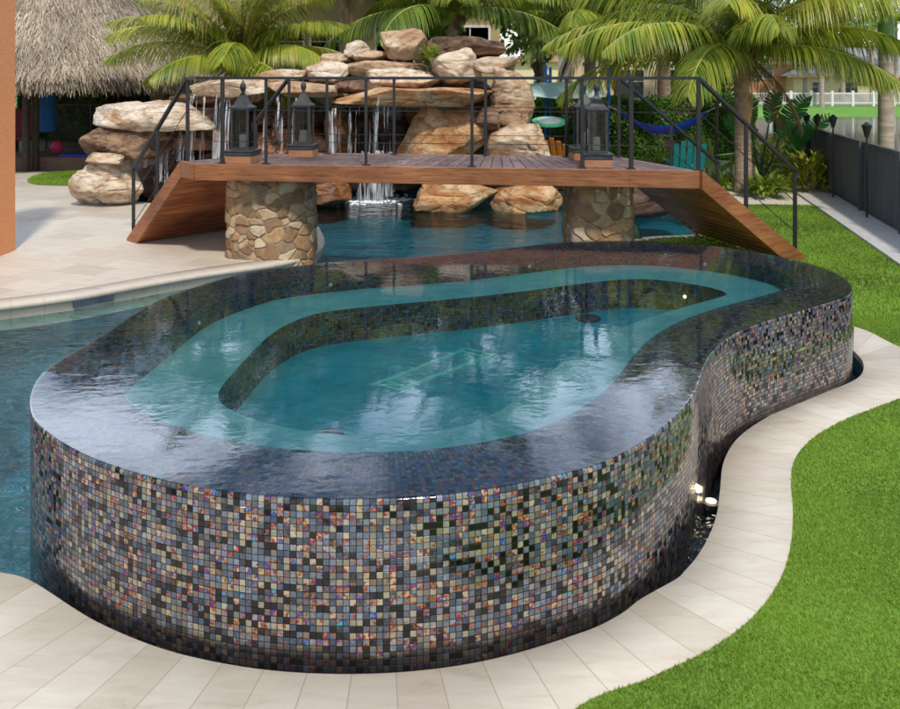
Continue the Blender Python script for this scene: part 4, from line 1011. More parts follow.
# trees: tall masses behind the garden, seen again in the spa's reflection
TR = [('big dark broadleaf tree behind the summit rocks',-.3,27,8.2,(3.2,2.4,3.2),'leaf_dark'),('dark tree rising between the beige house and the pale gap',3.2,30,9.5,(2.6,2.2,3.6),'leaf_dark'),
      ('olive-green tree over the right end of the beige house',-4.6,31,10.8,(3.0,2.5,3.6),'leaf_mid'),('feathery tree behind the coconut palm with hanging brown fronds',6.6,33,8.6,(3.0,2.5,3.2),'leaf_mid'),
      ('dark tree behind the thatched hut',-12.5,31,11,(4,3,4),'leaf_dark'),('green tree right of the thatched hut ridge',-8.6,30,9,(2.6,2.4,3.2),'leaf_mid'),
      ('dark low tree behind the right palm crown',11.0,36,7.2,(3.6,3,3.2),'leaf_dark')]
for i,(lb,x,y,h,rad,m) in enumerate(TR): tree('broadleaf_tree', lb, x,y,h,rad,50+i,9000,.26,m)
for i,(px,d,h,r,m,lb) in enumerate(((760,92,9,5,'leaf_mid','distant tree above the salmon house'),(800,90,8,4.5,'leaf_dark','distant dark tree right of the salmon house'),(832,98,10,5,'leaf_dark','distant dark tree behind the grey roof, left side'),(860,105,10,5,'leaf_mid','distant pale tree behind the grey roof ridge'),(700,95,9,5,'leaf_dark','distant tree left of the salmon house'),(920,100,8,5,'leaf_dark','distant tree past the right edge of the grey roof'),(640,90,8,5,'leaf_mid','distant tree behind the blue hammock'),(560,88,7,5,'leaf_mid','distant tree in the pale gap behind the blue paddles'))):
    tree('distant_tree', lb, (px-450)/F*d, d, h, (r,r*.8,h*.42), 80+i, 3500, .5, m, z0=-.2, group='trees across the lake', trunk=.25)
# hedge
def hedge(label, x0, x1, y0, y1, z0, z1, n, seed, m='leaf_hedge', size=.10):
    t = thing('hedge', label, 'hedge', ((x0+x1)/2,(y0+y1)/2,z0))
    rg = np.random.default_rng(seed); P = np.column_stack([rg.uniform(x0,x1,n),rg.uniform(y0,y1,n)*0+y0+np.abs(rg.normal(0,.18,n)),rg.uniform(z0,z1,n)])
    k = n//4; P[:k,2] = z1+rg.normal(0,.06,k); P[:k,1] = rg.uniform(y0,y1,k)
    P[:,1] += .12*np.sin(P[:,0]*2.3)+.08*np.sin(P[:,2]*5+P[:,0]*4); P[:,2] += .10*np.sin(P[:,0]*1.9+1)+.05*np.sin(P[:,0]*7)
    V,f = leaves(0,P,size,1.7,seed=seed); mkobj('foliage', V, f, M[m], t)
    MB().box(((x0+x1)/2,(y0+y1)/2+.15,(z0+z1-.2)/2),(x1-x0-.2,y1-y0-.1,z1-z0-.25)).build('branches', M['soil'], t)
hedge('clipped dark green hedge behind the blue hammock and the chairs', 1.4, 8.3, 22.2, 23.2, 0, 1.72, 26000, 1)
hedge('leafy hedge behind the hut platform', -14.5, -5.0, 27.5, 28.5, 0, 2.3, 22000, 2)
hedge('leafy hedge in front of the beige house', -5.0, 1.4, 21.6, 22.3, 0, 1.6, 14000, 3, 'leaf_mid')
# shrubs
def shrub(name, label, cat, px, py, h, r, n, seed, m, L=.35, asp=7, d=None, group=None):
    x,y = G(px,py) if d is None else ((px-450)/F*d, d)
    rg = np.random.default_rng(seed); V = []; Fc = []
    for i in range(n):
        a = rg.uniform(0,2*PI); rr = r*math.sqrt(rg.random())*.75; bx,by = x+math.cos(a)*rr,y+math.sin(a)*rr; bz = rg.uniform(0,1)**.8*h*.75*(1-.5*(rr/r)**2)
        a2 = a+rg.normal(0,.7); el = rg.uniform(.3,1.3); l = L*rg.uniform(.6,1.2); w = l/asp; q = np.array([bx,by,bz]); dv = np.array([math.cos(a2)*math.cos(el),math.sin(a2)*math.cos(el),math.sin(el)]); sd = np.array([-math.sin(a2),math.cos(a2),0])
        b0 = len(V); ns = 4
        for k in range(ns+1):
            f = k/ns; ww = w*math.sin(PI*(.12+.86*f)); V += [q-sd*ww/2,q+sd*ww/2]; q = q+dv*l/ns; dv = dv+np.array([0,0,-.28]); dv /= np.linalg.norm(dv)
        for k in range(ns): c = b0+k*2; Fc.append((c,c+1,c+3,c+2))
    o = mkobj(name, V, np.array(Fc), M[m], None, origin=(x,y,0)); return tag(o, label, cat, group)
shr = [('croton_bush','yellow-green croton bush at the corner of the gravel bed, nearest the lawn',806,191,.9,.62,520,'leaf_croton',.34),
 ('croton_bush','yellow-green croton bush right of the palm trunk',775,178,1.0,.7,520,'leaf_croton',.34),
 ('croton_bush','lime croton bush against the dark fence',828,182,.95,.5,420,'leaf_lime',.32),
 ('leafy_shrub','deep green shrub at the foot of the dark fence',847,184,.75,.35,420,'leaf_hedge',.2),
 ('croton_bush','bright yellow bush behind the traveller palm leaves',790,172,1.2,.8,480,'leaf_croton',.36),
 ('leafy_shrub','dark shrub between the torches and the crotons',822,168,1.1,.6,420,'leaf_hedge',.24),
 ('fern_clump','low lime fern clump at the foot of the palm trunk',766,197,.34,.33,230,'leaf_lime',.40),
 ('fern_clump','small fern at the left side of the palm trunk',722,190,.3,.3,160,'leaf_lime',.34),
 ('leafy_shrub','lime shrub in front of the teal chair',662,184,.75,.6,420,'leaf_lime',.3),
 ('leafy_shrub','lime shrub behind the orange chair',572,174,.8,.35,260,'leaf_lime',.28),
 ('leafy_shrub','green shrub beside the tall tan boulder',546,176,.8,.3,200,'leaf_hedge',.25)]
for i,(nm,lb,px,py,h,r,n,m,L) in enumerate(shr): shrub(nm,lb,'shrub' if nm != 'fern_clump' else 'fern',px,py,h,r,n,200+i,m,L)
shrub('grass_tuft','spiky pale green tuft growing among the summit rocks','plant',430,56,.3,.15,90,333,'leaf_lime',.3,10,d=16.0)
bpy.data.objects['grass_tuft'].location.z = P3(430,62,16)[2]
shrub('leafy_shrub','small green sprig at the right edge against the fence boards','shrub',896,215,.5,.18,90,340,'leaf_lime',.16,5)
# traveller palm: big torn paddle leaves
def big_leaf_plant(label, px, d, z0, leafs, seed):
    x = (px-450)/F*d; t = thing('paddle_leaf_plant', label, 'plant', (x,d,z0)); rg = random.Random(seed)
    for (dx,dz,L,W,lean) in leafs:
        b = MB(); base = Vector((x+dx*.2,d+rg.uniform(-.2,.2),z0)); tip = Vector((x+dx,d-rg.uniform(0,.4),z0+dz)); ax = Vector((lean,-.25,1)).normalized()
        b.tube([base,(base+tip)/2+Vector((dx*.08,0,0)),tip],[.03,.022,.014],6)
        sd = Vector((1,0,-lean)).normalized(); n = 18; V = []
        for k in range(n):
            f = k/n; p = tip+ax*L*f+Vector((lean*.3*f*f,-.2*f*f,-.22*f*f))*L
            w = W*math.sin(PI*(.1+.88*f))**.6
            p2 = tip+ax*L*(f+.8/n)+Vector((lean*.3*f*f,-.2*f*f,-.22*f*f))*L
            for s_ in (-1,1):
                dr = Vector((0,-.05,-.15*rg.uniform(.3,1)))*w; up = ax*.12
                b.add([p,p2,p2+sd*s_*w*.5+dr+up,p+sd*s_*w*.5+dr+up],[(0,1,2,3)])
        b.build('leaf', M['leaf_big'], t)
x_ = big_leaf_plant('tall plant with broad torn green paddle leaves behind the palm trunk', 762, 18.2, 0, [(-.25,1.2,1.0,.45,-.25),(.25,1.0,1.2,.5,.25),(.0,1.3,.9,.4,.02),(.6,.8,1.0,.42,.55),(-.5,.9,.8,.35,-.5),(.4,.6,.9,.4,.4)], 4)
# turf blades
def blades(name, label, poly, exc, dens, hgt, seed, zb=0.0, ymin=-9, ymax=99, wd=.006):
    rg = np.random.default_rng(seed); p = np.array(poly); x0,y0 = p.min(0); x1,y1 = p.max(0); y0 = max(y0,ymin); y1 = min(y1,ymax)
    n = int((x1-x0)*(y1-y0)*dens); x = rg.uniform(x0,x1,n); y = rg.uniform(y0,y1,n); k = pip(x,y,p)
    for e in exc: k &= ~pip(x,y,e)
    k &= np.abs(x/np.maximum(y,.1)) < .62; k &= y > 2.4
    x,y = x[k],y[k]; n = len(x); h = hgt*rg.uniform(.6,1.25,n); a = rg.uniform(0,2*PI,n); ln = rg.uniform(.1,.8,n)*h; b = rg.uniform(0,2*PI,n); w = wd*rg.uniform(.7,1.3,n)
    c = np.column_stack([x,y,np.full(n,zb)]); s = np.column_stack([np.cos(a)*w/2,np.sin(a)*w/2,np.zeros(n)]); tp = c+np.column_stack([np.cos(b)*ln,np.sin(b)*ln,h])
    V = np.stack([c-s,c+s,tp],1).reshape(-1,3); f = np.arange(n*3).reshape(-1,3)
    o = mkobj(name, V, f, M['turf']); return tag(o, label, 'grass', kind='stuff')
blades('turf_grass','short bright green artificial turf beside the spa coping', LAWN, [HOLE,bp_], 30000, .013, 3, ymax=4.6, wd=.0045)
blades('turf_grass','short bright green turf in the middle of the lawn', LAWN, [HOLE,bp_], 15000, .014, 4, ymin=4.6, ymax=8, wd=.0065)
blades('turf_grass','short bright green turf at the far end of the lawn', LAWN, [HOLE,bp_], 3000, .026, 5, ymin=8, wd=.014)
blades('turf_grass','short green turf of the small patch by the thatched hut', patch, [], 2500, .03, 6, zb=.006, wd=.016)

# ------------------------------------------------------------------ dark fence and torches
fe = thing('dark_fence','charcoal board fence along the right side of the lawn','fence',(*fpt(14),0))
L0 = (fence_b-fence_a).length; n = int(L0/.16)
bd = MB(); 
for i in range(n):
    p = fence_a+fd*(i+.5)*L0/n; bd.box((p.x,p.y,.60),(.145,.02,1.12),rz=math.atan2(fd.y,fd.x))
bd.build('boards', M['fence_dark'], fe)
b = MB(); b.bar((*fence_a,1.19),(*fence_b,1.19),.07,.05); b.build('top_rail', M['fence_dark'], fe)
b = MB(); b.bar((*fence_a,.06),(*fence_b,.06),.05,.05); b.build('bottom_rail', M['fence_dark'], fe)
for i in range(9):
    p = fence_a+fd*(L0*i/8)+fn*.05; MB().box((p.x,p.y,.61),(.07,.07,1.24),rz=math.atan2(fd.y,fd.x)).build('post', M['fence_dark'], fe)
def torch(label, px, py):
    # stands just inside the fence: intersect column with the fence line
    k = (px-450)/F; o = fence_a+fn*.14; s = (k*o.y-o.x)/(fd.x-k*fd.y); p = o+fd*s; top = H-(py-HZ)/F*p.y
    t = thing('torch', label, 'garden torch', (p.x,p.y,0), 'torches along the dark fence')
    b = MB(); b.tube([(p.x,p.y,0),(p.x,p.y,top-.18)],.018,8); b.build('pole', M['black_metal'], t)
    b = MB(); b.lathe([(.03,0),(.045,.06),(.075,.17),(.08,.18),(.08,.2),(.04,.22),(.02,.25)], (p.x,p.y,top-.2), 16); b.build('bowl', M['black_metal'], t, True)
torch('garden torch nearest the camera, tall bowl above the fence by the royal palm', 866.8,125)
torch('garden torch second nearest, above the crotons by the fence', 833,117)
torch('slim garden torch second farthest along the fence', 817.5,116)
torch('farthest garden torch along the fence', 806.6,115)

# ------------------------------------------------------------------ lake and far shore
struct(mkobj('terrain', [(-3000,-3000,-1.6),(3000,-3000,-1.6),(3000,3000,-1.6),(-3000,3000,-1.6)], [(0,1,2,3)], M['lakebed']))
struct(mkobj('lake', [(fpt(-3,-1.5)[0],-3,-.8),(120,-3,-.8),(120,66,-.8),(-40,66,-.8),(-40,31.5,-.8),(9.9,24.6,-.8)], [(0,1,2,3,4,5)], M['lake_water']))
bk = MB(); bk.prism([fpt(-3,-.05),fpt(-3,-1.6),fpt(22.6,-1.6),(10.6,25.5),(9.3,24.0),fpt(22.6,-.05)][::1] if False else [fpt(22.6,-.02),(9.25,24.0),(11.5,25.5),fpt(22.6,-2.6),fpt(-3,-2.6),fpt(-3,-.02)][::-1], -1.7, [-.02,-.9,-.9,-.9,-.05,-.02][::1] if False else [-.02,-.02,-.02,-.02,-.02,-.02])
V = []; 
struct(bk.build('lake_bank', M['grass_far']))
fb = MB(); fb.prism([(-60,30),(10,25),(10.6,26.2),(-60,31.4)],-1.7,-.03); struct(fb.build('rear_bank', M['soil']))
struct(mkobj('far_bank', [(-60,65,-.9),(120,65,-.9),(-60,76,-.18),(120,76,-.18),(-300,300,0),(500,300,0),(-3000,3000,0),(3000,3000,0),(-120,65,-.9),(300,65,-.9)], [(0,1,3,2),(2,3,5,4),(4,5,7,6),(8,0,2,4),(1,9,5,3)], M['grass_far']))
wf = thing('white_fence','white picket fence along the far bank of the lake','fence',(28,75,-.2))
b = MB(); x0,x1 = 16,46
x = x0
while x < x1: b.box((x,75,.42),(.10,.03,1.15)); x += .17
b.build('pickets', M['fence_white'], wf)
for i in range(17): MB().box((x0+i*(x1-x0)/16,75.05,.45),(.22,.22,1.4)).build('post', M['white_trim'], wf)
for z in (.05,.9): MB().bar((x0,75,z),(x1,75,z),.06,.1).build('rail', M['white_trim'], wf)
# houses across the lake
def gable(b, x0,x1,y0,y1,z0,z1): 
    cx = (x0+x1)/2; b.add([(x0,y0,z0),(x1,y0,z0),(x1,y1,z0),(x0,y1,z0),(x0+(y1-y0)/2,(y0+y1)/2,z1),(x1-(y1-y0)/2,(y0+y1)/2,z1)],[(3,2,1,0),(0,1,5,4),(1,2,5),(2,3,4,5),(3,0,4)])
def window(parent, x, y, z, w, h, frame='white_trim'):
    b = MB(); t = .07*min(1,w)
    b.box((x,y-.03,z+h/2+t/2),(w+2*t,.1,t)); b.box((x,y-.05,z-h/2-t/2),(w+3*t,.16,t)); b.box((x-w/2-t/2,y-.03,z),(t,.1,h)); b.box((x+w/2+t/2,y-.03,z),(t,.1,h)); b.box((x,y-.02,z),(t*.5,.05,h)); b.box((x-w/4,y-.02,z+h*.1),(w/2-t*.5,.04,t*.4)); b.box((x+w/4,y-.02,z+h*.1),(w/2-t*.5,.04,t*.4))
    f = b.build('window', M[frame], parent); MB().box((x,y+.015,z),(w,.03,h)).build('pane', M['glass'], f)
h = thing('grey_roof_house','cream one-storey house with a grey hip roof across the lake','house',(42,84,-.1))
b = MB(); b.box((43.5,90,1.2),(17,12,2.7)); b.build('wall', M['cream_wall'], h)
b = MB(); gable(b,34,53,83.4,96.6,2.5,5.6); b.build('roof', M['roof_grey'], h)
b = MB(); b.box((43.5,83.4,2.45),(18.8,.12,.18)); b.build('eave_board', M['salmon_wall'], h)
for x in (37.5,40.8,47.5): window(h,x,83.97,1.3,1.3,1.2)
b = MB(); b.tube([(39,82.6,.1),(39,82.6,1.2),(40.5,82.6,1.6),(44,82.6,1.6),(45.2,82.6,1.2),(45.2,82.6,.1)],.07,6); b.build('arbor', M['tree_bark'], h)
h = thing('salmon_house','salmon two-window house behind trees across the lake','house',(28,86,-.1))
b = MB(); b.box((30.5,91,1.8),(11,10,4.0)); b.build('wall', M['salmon_wall'], h)
b = MB(); gable(b,24,37,85.3,96.7,3.7,5.6); b.build('roof', M['roof_tan'], h)
window(h,32.6,85.98,2.9,2.0,1.3)
h = thing('pale_house','pale house glimpsed between the palms behind the hammock','house',(14,80,-.1))
b = MB(); b.box((14,86,1.8),(16,10,4.2)); b.build('wall', M['cream_wall'], h)
b = MB(); gable(b,5.5,22.5,80.4,91.6,3.9,6.2); b.build('roof', M['roof_tan'], h)
for x in (9,13,17.5): window(h,x,80.98,1.9,1.6,1.5)
h = thing('cream_house','pale two-storey house mostly hidden behind the palms right of the beige one','house',(8.5,40,0))
b = MB(); b.box((9.2,43.2,3.9),(6.4,5.2,7.8)); b.build('wall', M['cream_wall'], h)
b = MB(); gable(b,5.6,12.8,40.2,46.2,7.8,9.6); b.build('roof', M['roof_tan'], h)
for x in (8.9,11.2):
    for z in (2.0,5.6): window(h,x,40.58,z,1.2,1.4)
# beige house behind the waterfall
h = thing('beige_house','tall beige stucco house behind the waterfall and the left palms','house',(-5,25,0))
xL,xR,yF = P3(150,70,26)[0],P3(500,70,26)[0],26
b = MB(); b.box(((xL+xR)/2,yF+2.0,3.0),(xR-xL,4,6.0)); b.build('wall', M['beige_wall'], h)
b = MB(); gable(b,xL-.6,xR+.6,yF-.6,yF+4.6,6.0,7.0); b.build('roof', M['roof_tan'], h)
b = MB(); b.box(((xL+xR)/2,yF-.06,2.05),(xR-xL,.10,.12)); b.build('ledge', M['white_trim'], h)
for px in (206,285,330,395,470):
    for py in (45,-60): x,_,z = P3(px,py,26); window(h,x,yF,z,1.15,1.1)

# ------------------------------------------------------------------ orange column at the left
oc_ = MB(); x,y = G(15.5,250); oc_.box((x-.3,y-1.6,2.4),(.6,3.2,4.8),bevel=.01)
tag(oc_.build('stucco_wall', M['orange_wall'], None, origin=(x-.3,y-1.6,0)),'orange stucco wall end at the left edge of the terrace','wall')

# ------------------------------------------------------------------ thatched hut
HC = (-11.0,23.2); HR = 4.75; HE = 2.25; HA = 7.2
hut = thing('thatched_hut','round tiki hut with shaggy grey-brown thatched roof at the left','hut',(HC[0],HC[1],0))
b = MB(); b.lathe([(HR-.12,HE+.12),(HR*.5,(HE+HA)/2+.15),(.2,HA)], (HC[0],HC[1],0), 48)
b2 = b.build('roof_frame', M['thatch_base'], hut, True)
rg = np.random.default_rng(12); n = 42000
s = np.sqrt(rg.uniform(.02,1,n)); a = rg.uniform(0,2*PI,n); a = np.where(rg.random(n) < .8, rg.uniform(-PI*1.0,.15,n), a)
r = HR*s; z = HE+.18+(HA-HE)*(1-s)*1.0+rg.uniform(-.03,.10,n)
rad = np.stack([np.cos(a),np.sin(a),np.zeros(n)],1); sl = np.array([HR,HA-HE]); sl = sl/np.linalg.norm(sl)
dn = rad*sl[0]+np.array([0,0,-1])*sl[1]; tan = np.stack([-np.sin(a),np.cos(a),np.zeros(n)],1)
dn = dn+tan*rg.normal(0,.22,n)[:,None]+np.array([0,0,1])*rg.normal(.02,.10,n)[:,None]; dn /= np.linalg.norm(dn,axis=1)[:,None]
L = rg.uniform(.22,.5,n)[:,None]; w = rg.uniform(.012,.032,n)[:,None]
p = np.array([HC[0],HC[1],0])+rad*r[:,None]+np.array([0,0,1])*z[:,None]
e = p+dn*L; V = np.stack([p-tan*w/2,p+tan*w/2,e+tan*w/4+np.array([0,0,-.02]),e-tan*w/4+np.array([0,0,-.02])],1).reshape(-1,3)
# eave fringe
n2 = 9000; a = rg.uniform(-PI,.3,n2); rad = np.stack([np.cos(a),np.sin(a),np.zeros(n2)],1); tan = np.stack([-np.sin(a),np.cos(a),np.zeros(n2)],1)
p = np.array([HC[0],HC[1],0])+rad*(HR-rg.uniform(-.05,.35,n2))[:,None]+np.array([0,0,1])*(HE+rg.uniform(-.05,.3,n2))[:,None]
dn = rad*.35+np.array([0,0,-1])+tan*rg.normal(0,.2,n2)[:,None]; dn /= np.linalg.norm(dn,axis=1)[:,None]; L = rg.uniform(.15,.42,n2)[:,None]; w = rg.uniform(.01,.028,n2)[:,None]; e = p+dn*L
V2 = np.stack([p-tan*w/2,p+tan*w/2,e+tan*w/5,e-tan*w/5],1).reshape(-1,3); VV = np.vstack([V,V2]); mkobj('thatch', VV, np.arange(len(VV)).reshape(-1,4), M['thatch'], hut)
for px,d in ((26,20.3),(35.5,20.6),(167,21.6),(-10,19.9),(20,26.5),(120,27)):
    x = (px-450)/F*d; b = MB(); b.tube([(x,d,0),(x,d,2.6)],.09,10); b.build('post', M['hut_wood'], hut, True)
b = MB(); 
for i in range(30): 
    yy = 20.7+i*.18; b.box((-10.9,yy+.085,.30),(8.6,.17,.04))
b.build('platform_floor', M['hut_floor'], hut)
MB().box((-10.9,20.66,.15),(8.62,.05,.32)).build('platform_fascia', M['hut_floor'], hut)
MB().box((-10.9,23.4,.14),(8.5,5.2,.26)).build('platform_base', M['hut_wood'], hut)
# things in the hut
x,y,z = P3(47,107,21.2); t = MB(); t.lathe([(.05,-.66),(.2,-.62),(.22,-.4),(.21,.3),(.17,.6),(.05,.75),(.02,1.1)],(x,y,z),18)
tag(t.build('hanging_seat', M['blue_fabric'], None, True, origin=(x,y,z-.6)),'long blue fabric bag hanging from the hut roof','bag')
x,y,z = P3(63,156,21.0); t = MB(); 
for i in range(12): t.box((x-.55+i*.11+.6,y+.1,.345+.006*math.sin(i*2.1)),(.115,.62,.04),ry=.06*math.sin(i*2.1))
tag(t.build('exercise_mat', M['mat_blue'], None, origin=(x,y,.33)),'bright blue mat laid on the hut platform edge','mat')
x,y,z = P3(57,152,21.4); t = MB(); t.lathe([(.03,-.17),(.12,-.12),(.17,0),(.12,.12),(.03,.17)],(x,y,.5),18)
tag(t.build('ball', M['pink'], None, True, origin=(x,y,.33)),'pink ball lying behind the blue mat in the hut','ball')
def hut_seat(label, px, m, d=22):
    x = (px-450)/F*d; t = thing('lounge_chair', label, 'chair', (x,d,.33))
    MB().box((x,d,.70),(.6,.6,.1),bevel=.03).build('seat', M[m], t); MB().box((x,d+.3,1.1),(.6,.1,.75),rx=-.2,bevel=.03).build('backrest', M[m], t)
    for i in (-1,1):
        for j in (-1,1): MB().box((x+i*.26,d+j*.26,.5),(.04,.04,.34)).build('leg', M['black_metal'], t)
hut_seat('dark red cushioned chair at the left inside the hut', 20,'red_dark'); hut_seat('dark green cushioned chair beside the blue bag inside the hut', 32,'green_dark',22.6)
rf = thing('hut_railing','black mesh railing at the back of the hut platform','railing',(-9,26,.3))
MB().bar((-13,26.2,1.45),(-6.6,26.2,1.45),.05,.05).build('top_rail', M['black_metal'], rf)
b = MB(); 
for i in range(110): b.box((-13+i*.058,26.2,.88),(.012,.012,1.1))
b.build('bars', M['black_metal'], rf)
for i in range(5): MB().box((-13+i*1.6,26.22,.9),(.06,.06,1.2)).build('post', M['black_metal'], rf)
for px,d in ((69,28.9),(107,28.9)):
    x = (px-450)/F*d; b = MB(); b.tube([(x,d,-.1),(x,d,2.3),(x,d,4.6)],[.17,.15,.12],12); o = b.build('tree_trunk', M['bark_grey'], None, True, origin=(x,d,0)); tag(o,'pale palm trunk seen under the eave, '+('nearer the blue bag' if px == 69 else 'above the pointed cream slab'),'tree trunk')

# ------------------------------------------------------------------ garden furniture beyond the bridge
def adirondack(label, x, y, rz, m, group='slatted garden chairs'):
    t = thing('garden_chair', label, 'chair', (x,y,0), group)
    for i in range(5): # back slats, fan
        o = (i-2)*.115; hh = .78-.06*abs(i-2); MB().box((x+o*1.15,y+.38+hh*.17,.32+hh/2),(.10,.02,hh),rx=-.36,ry=o*.22,bevel=.004).build('back_slat', M[m], t)
    b = MB()
    for i in range(5): b.box((x,y-.28+i*.13,.37-i*.028),(.56,.11,.02),rx=-.2)
    b.build('seat', M[m], t)
    for s_ in (-1,1):
        MB().box((x+s_*.33,y-.05,.56),(.13,.7,.022),bevel=.004).build('armrest', M[m], t)
        MB().box((x+s_*.31,y-.30,.28),(.03,.1,.56)).build('leg', M[m], t)
        b = MB(); b.bar((x+s_*.27,y-.34,.34),(x+s_*.27,y+.6,.05),.03,.12); b.build('side_rail', M[m], t)
    t.rotation_euler.z = rz; return t
x,y = (564-450)/F*17.4,17.4; adirondack('orange slatted garden chair beside the rounded boulder', x,y,2.6,'orange_paint')
x,y = (684-450)/F*17.4,17.4; adirondack('teal slatted garden chair in front of the hedge', x,y,PI*.98,'teal_paint')
x,y = (712-450)/F*19,19; adirondack('lime slatted garden chair between the teal chair and the palm', x,y,2.3,'lime_paint')
# surfboard-shaped table top
x,y,z = P3(549,121.5,18.2); t = thing('surfboard','green and white surfboard-shaped table by the orange chair','table',(x,y,0))
def board(L,W,th,z,m,nm,sc=1):
    b = MB(); n = 28; poly = []
    for i in range(n):
        a = 2*PI*i/n; poly.append((x+math.copysign(abs(math.cos(a))**.9,math.cos(a))*L/2*sc, y+math.sin(a)*W/2*abs(math.sin(a))**.1*sc))
    b.prism(poly,z,z+th); b.v = [(v[0], y+(v[1]-y)*.9, v[2]+(v[1]-y)*.42) for v in b.v]; return b.build(nm, M[m], t)
board(.75,.42,.05,z-.03,'board_green','table_top'); board(.75,.42,.01,z+.022,'board_white','stripe',.72)
b = MB(); b.tube([(x,y,0),(x,y,z-.03)],.03,8); b.build('leg', M['black_metal'], t); b = MB(); b.lathe([(.18,0),(.16,.03),(.03,.05)],(x,y,0),16); b.build('base', M['black_metal'], t)
# hammock with its two posts
d = 20.0; A = Vector(P3(617,110,d)); B = Vector(P3(706,112,d-.6)); hm = thing('hammock','bright blue cloth hammock slung in front of the hedge','hammock',((A.x+B.x)/2,d,0))
def hamm(m, off, w, nm):
    V = []; n = 24; mm = 9
    for i in range(n+1):
        f = i/n; p = A.lerp(B,f); sag = .52*4*f*(1-f)*.72; ww = w*(math.sin(PI*f)**.6+.05)
        for j in range(mm):
            g = j/(mm-1)*2-1; V.append((p.x, p.y+off+g*ww/2, p.z-sag-.16*(1-g*g)*math.sin(PI*f)+.0))
    f_ = [(i*mm+j,i*mm+j+1,(i+1)*mm+j+1,(i+1)*mm+j) for i in range(n) for j in range(mm-1)]
    o = mkobj(nm, V, f_, M[m], hm, smooth=True); s = o.modifiers.new('solid','SOLIDIFY'); s.thickness = .015; return o
hamm('hammock',0,.7,'cloth'); hamm('purple',-.33,.05,'edge_stripe')
for P in (A,B):
    b = MB(); b.tube([(P.x,P.y,P.z),(P.x+(.25 if P is B else -.25),P.y,P.z+.12)],.012,6); b.build('rope', M['board_white'], hm)
    b = MB(); b.tube([(P.x+(.25 if P is B else -.25),P.y,0),(P.x+(.25 if P is B else -.25),P.y,P.z+.25)],.04,10); b.build('post', M['tree_bark'], hm)
# blue paddles standing behind the hedge line
for i,(px,lb) in enumerate(((545,'blue paddle pole left of its close twin, behind the hedge'),(549.5,'blue paddle pole right of its close twin, slightly shorter'),(608,'single blue pole behind the right lanterns'))):
    d = 21.2; x,_,z1 = P3(px,66+i*2,d); b = MB(); b.tube([(x,d,0),(x+.02,d,z1-.5)],.022,8); b.box((x+.02,d,z1-.45),(.075,.025,.95),bevel=.008); tag(b.build('paddle_pole', M['blue_paint'], None, True, origin=(x,d,0)), lb,'paddle')
# pale shade sail
a_ = [P3(527,84,21.0),P3(600,80,21.6),P3(606,97,20.6),P3(560,99,20.2),P3(530,96,20.4)]
V = [Vector(p) for p in a_]; c = sum(V,Vector())/5-Vector((0,0,.08)); b = MB(); b.add(V+[c],[(0,1,5),(1,2,5),(2,3,5),(3,4,5),(4,0,5)])
o = b.build('shade_sail', M['sail'], None, origin=tuple(a_[3])); s = o.modifiers.new('solid','SOLIDIFY'); s.thickness=.01; tag(o,'pale aqua canopy cloth above the hedge behind the tall boulder','canopy')
# ring float and bottle
x,y = G(523,212,POOLZ); b = MB(); n = 28; pts = [(x+.10*math.cos(2*PI*i/n),y+.10*math.sin(2*PI*i/n),POOLZ+.02) for i in range(n+1)]; b.tube(pts,.035,10,caps=False); b.lathe([(.07,0),(.07,.05),(.03,.07)],(x,y,POOLZ),16)
tag(b.build('pool_float', M['white_plastic'], None, True, origin=(x,y,POOLZ)),'white round float drifting on the pool beside the waterline boulders','float')
x,y = G(638,239); b = MB(); b.lathe([(.05,0),(.055,.02),(.055,.1),(.02,.15),(.016,.2),(.02,.21)],(x,y,.012),14); tag(b.build('bottle', M['bottle'], None, True, origin=(x,y,0)),'small green bottle on the coping right of the right stone pillar','bottle')
# skimmer mouth in the left coping
k = nearest(lsr, G(94,293)); p = lsr[k]; tn_ = t_ = lsr[k+1]-lsr[k-1]; ang = math.atan2(tn_[1],tn_[0])
b = MB(); b.box((p[0],p[1]-.01,-.075),(.42,.03,.07),rz=ang); tag(b.build('skimmer_opening', M['channel'], None, origin=(p[0],p[1],-.1)),'dark skimmer slot in the pool edge under the left terrace coping','skimmer')

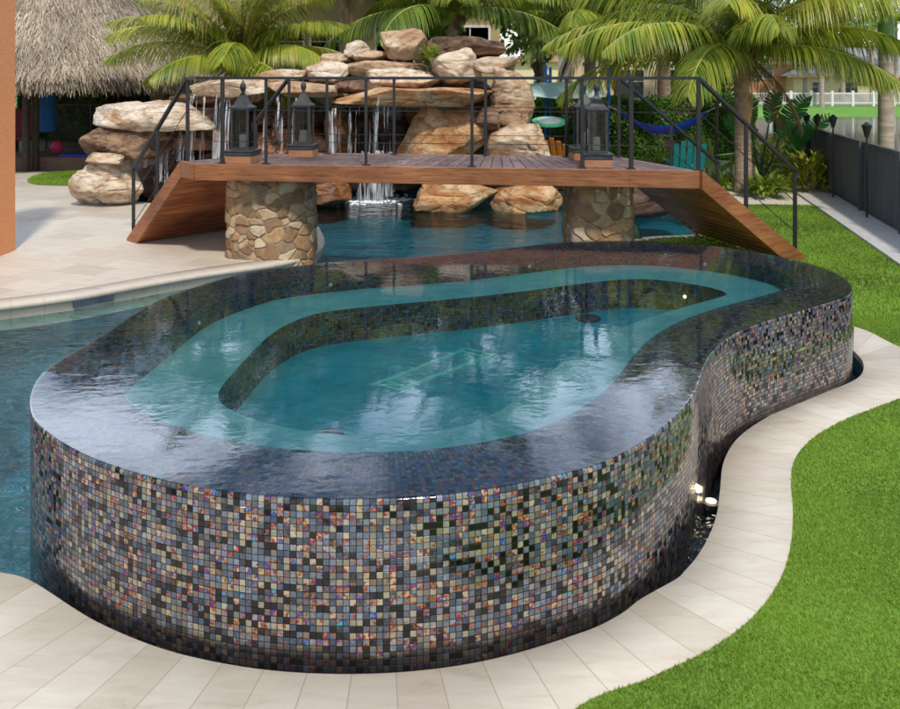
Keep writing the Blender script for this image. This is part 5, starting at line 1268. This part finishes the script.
# ------------------------------------------------------------------ camera, light, sky
cam = bpy.data.cameras.new('camera'); co = bpy.data.objects.new('camera', cam); COL.objects.link(co)
co.location = (0,0,H); co.rotation_euler = (PI/2,0,0); cam.sensor_width = 36; cam.lens = F/900*36; cam.shift_y = -(354.5-HZ)/900
cam.clip_end = 6000; cam.clip_start = .05; cam.dof.use_dof = True; cam.dof.focus_distance = 5.5; cam.dof.aperture_fstop = 4.5
scene.camera = co
SE, SA = math.radians(52), math.radians(164)     # sun elevation and compass bearing (0 = +Y, clockwise)
sd = Vector((math.sin(SA)*math.cos(SE), math.cos(SA)*math.cos(SE), math.sin(SE)))
sl_ = bpy.data.lights.new('sun','SUN'); sl_.energy = 2.6; sl_.angle = math.radians(4); sl_.color = (1,.95,.87)
so_ = bpy.data.objects.new('sun', sl_); COL.objects.link(so_); so_.rotation_euler = (-sd).to_track_quat('-Z','Y').to_euler(); so_.location = sd*50
w = bpy.data.worlds.new('World'); scene.world = w; w.use_nodes = True; nt = w.node_tree; nt.nodes.clear()
out = nt.nodes.new('ShaderNodeOutputWorld'); bg = nt.nodes.new('ShaderNodeBackground'); lk(nt,bg,0,out,0); bg.inputs[1].default_value = .14
sky = nt.nodes.new('ShaderNodeTexSky'); sky.sky_type = 'NISHITA'; sky.sun_disc = False; sky.sun_elevation = SE; sky.sun_rotation = SA; sky.air_density = 1.2; sky.dust_density = 1.0
tc = nd(nt,'TexCoord'); mp = nd(nt,'Mapping'); mp.inputs['Scale'].default_value = (1,1,2.6); lk(nt,tc,'Generated',mp,0)
n = nd(nt,'TexNoise', i_Scale=2.6, i_Detail=8, i_Roughness=.58, i_Distortion=.3); lk(nt,mp,0,n,'Vector'); r = ramp(nt,[(.44,(0,0,0)),(.62,(1,1,1))]); lk(nt,n,0,r,0)
mx = mixc(nt,'MIX'); lk(nt,r,0,mx,0); lk(nt,sky,0,mx,6); sx = nd(nt,'SeparateXYZ'); lk(nt,tc,'Generated',sx,0); mr = nd(nt,'MapRange'); mr.interpolation_type='SMOOTHSTEP'
mr.inputs['From Min'].default_value = .1; mr.inputs['From Max'].default_value = .85; mr.inputs['To Min'].default_value = 4.5; mr.inputs['To Max'].default_value = 24.0; lk(nt,sx,1,mr,0)   # extra cloud brightness added towards +Y to feed the water reflections
cc = nd(nt,'VectorMath',operation='SCALE'); cc.inputs[0].default_value = (.84,.96,1.16); lk(nt,mr,0,cc,'Scale'); lk(nt,cc,0,mx,7); lk(nt,mx,2,bg,0)
scene.view_settings.view_transform = 'Standard'; scene.view_settings.look = 'None'; scene.view_settings.gamma = 1; scene.view_settings.exposure = .34
scene.render.engine = 'CYCLES'; scene.cycles.max_bounces = 8; scene.cycles.transparent_max_bounces = 24
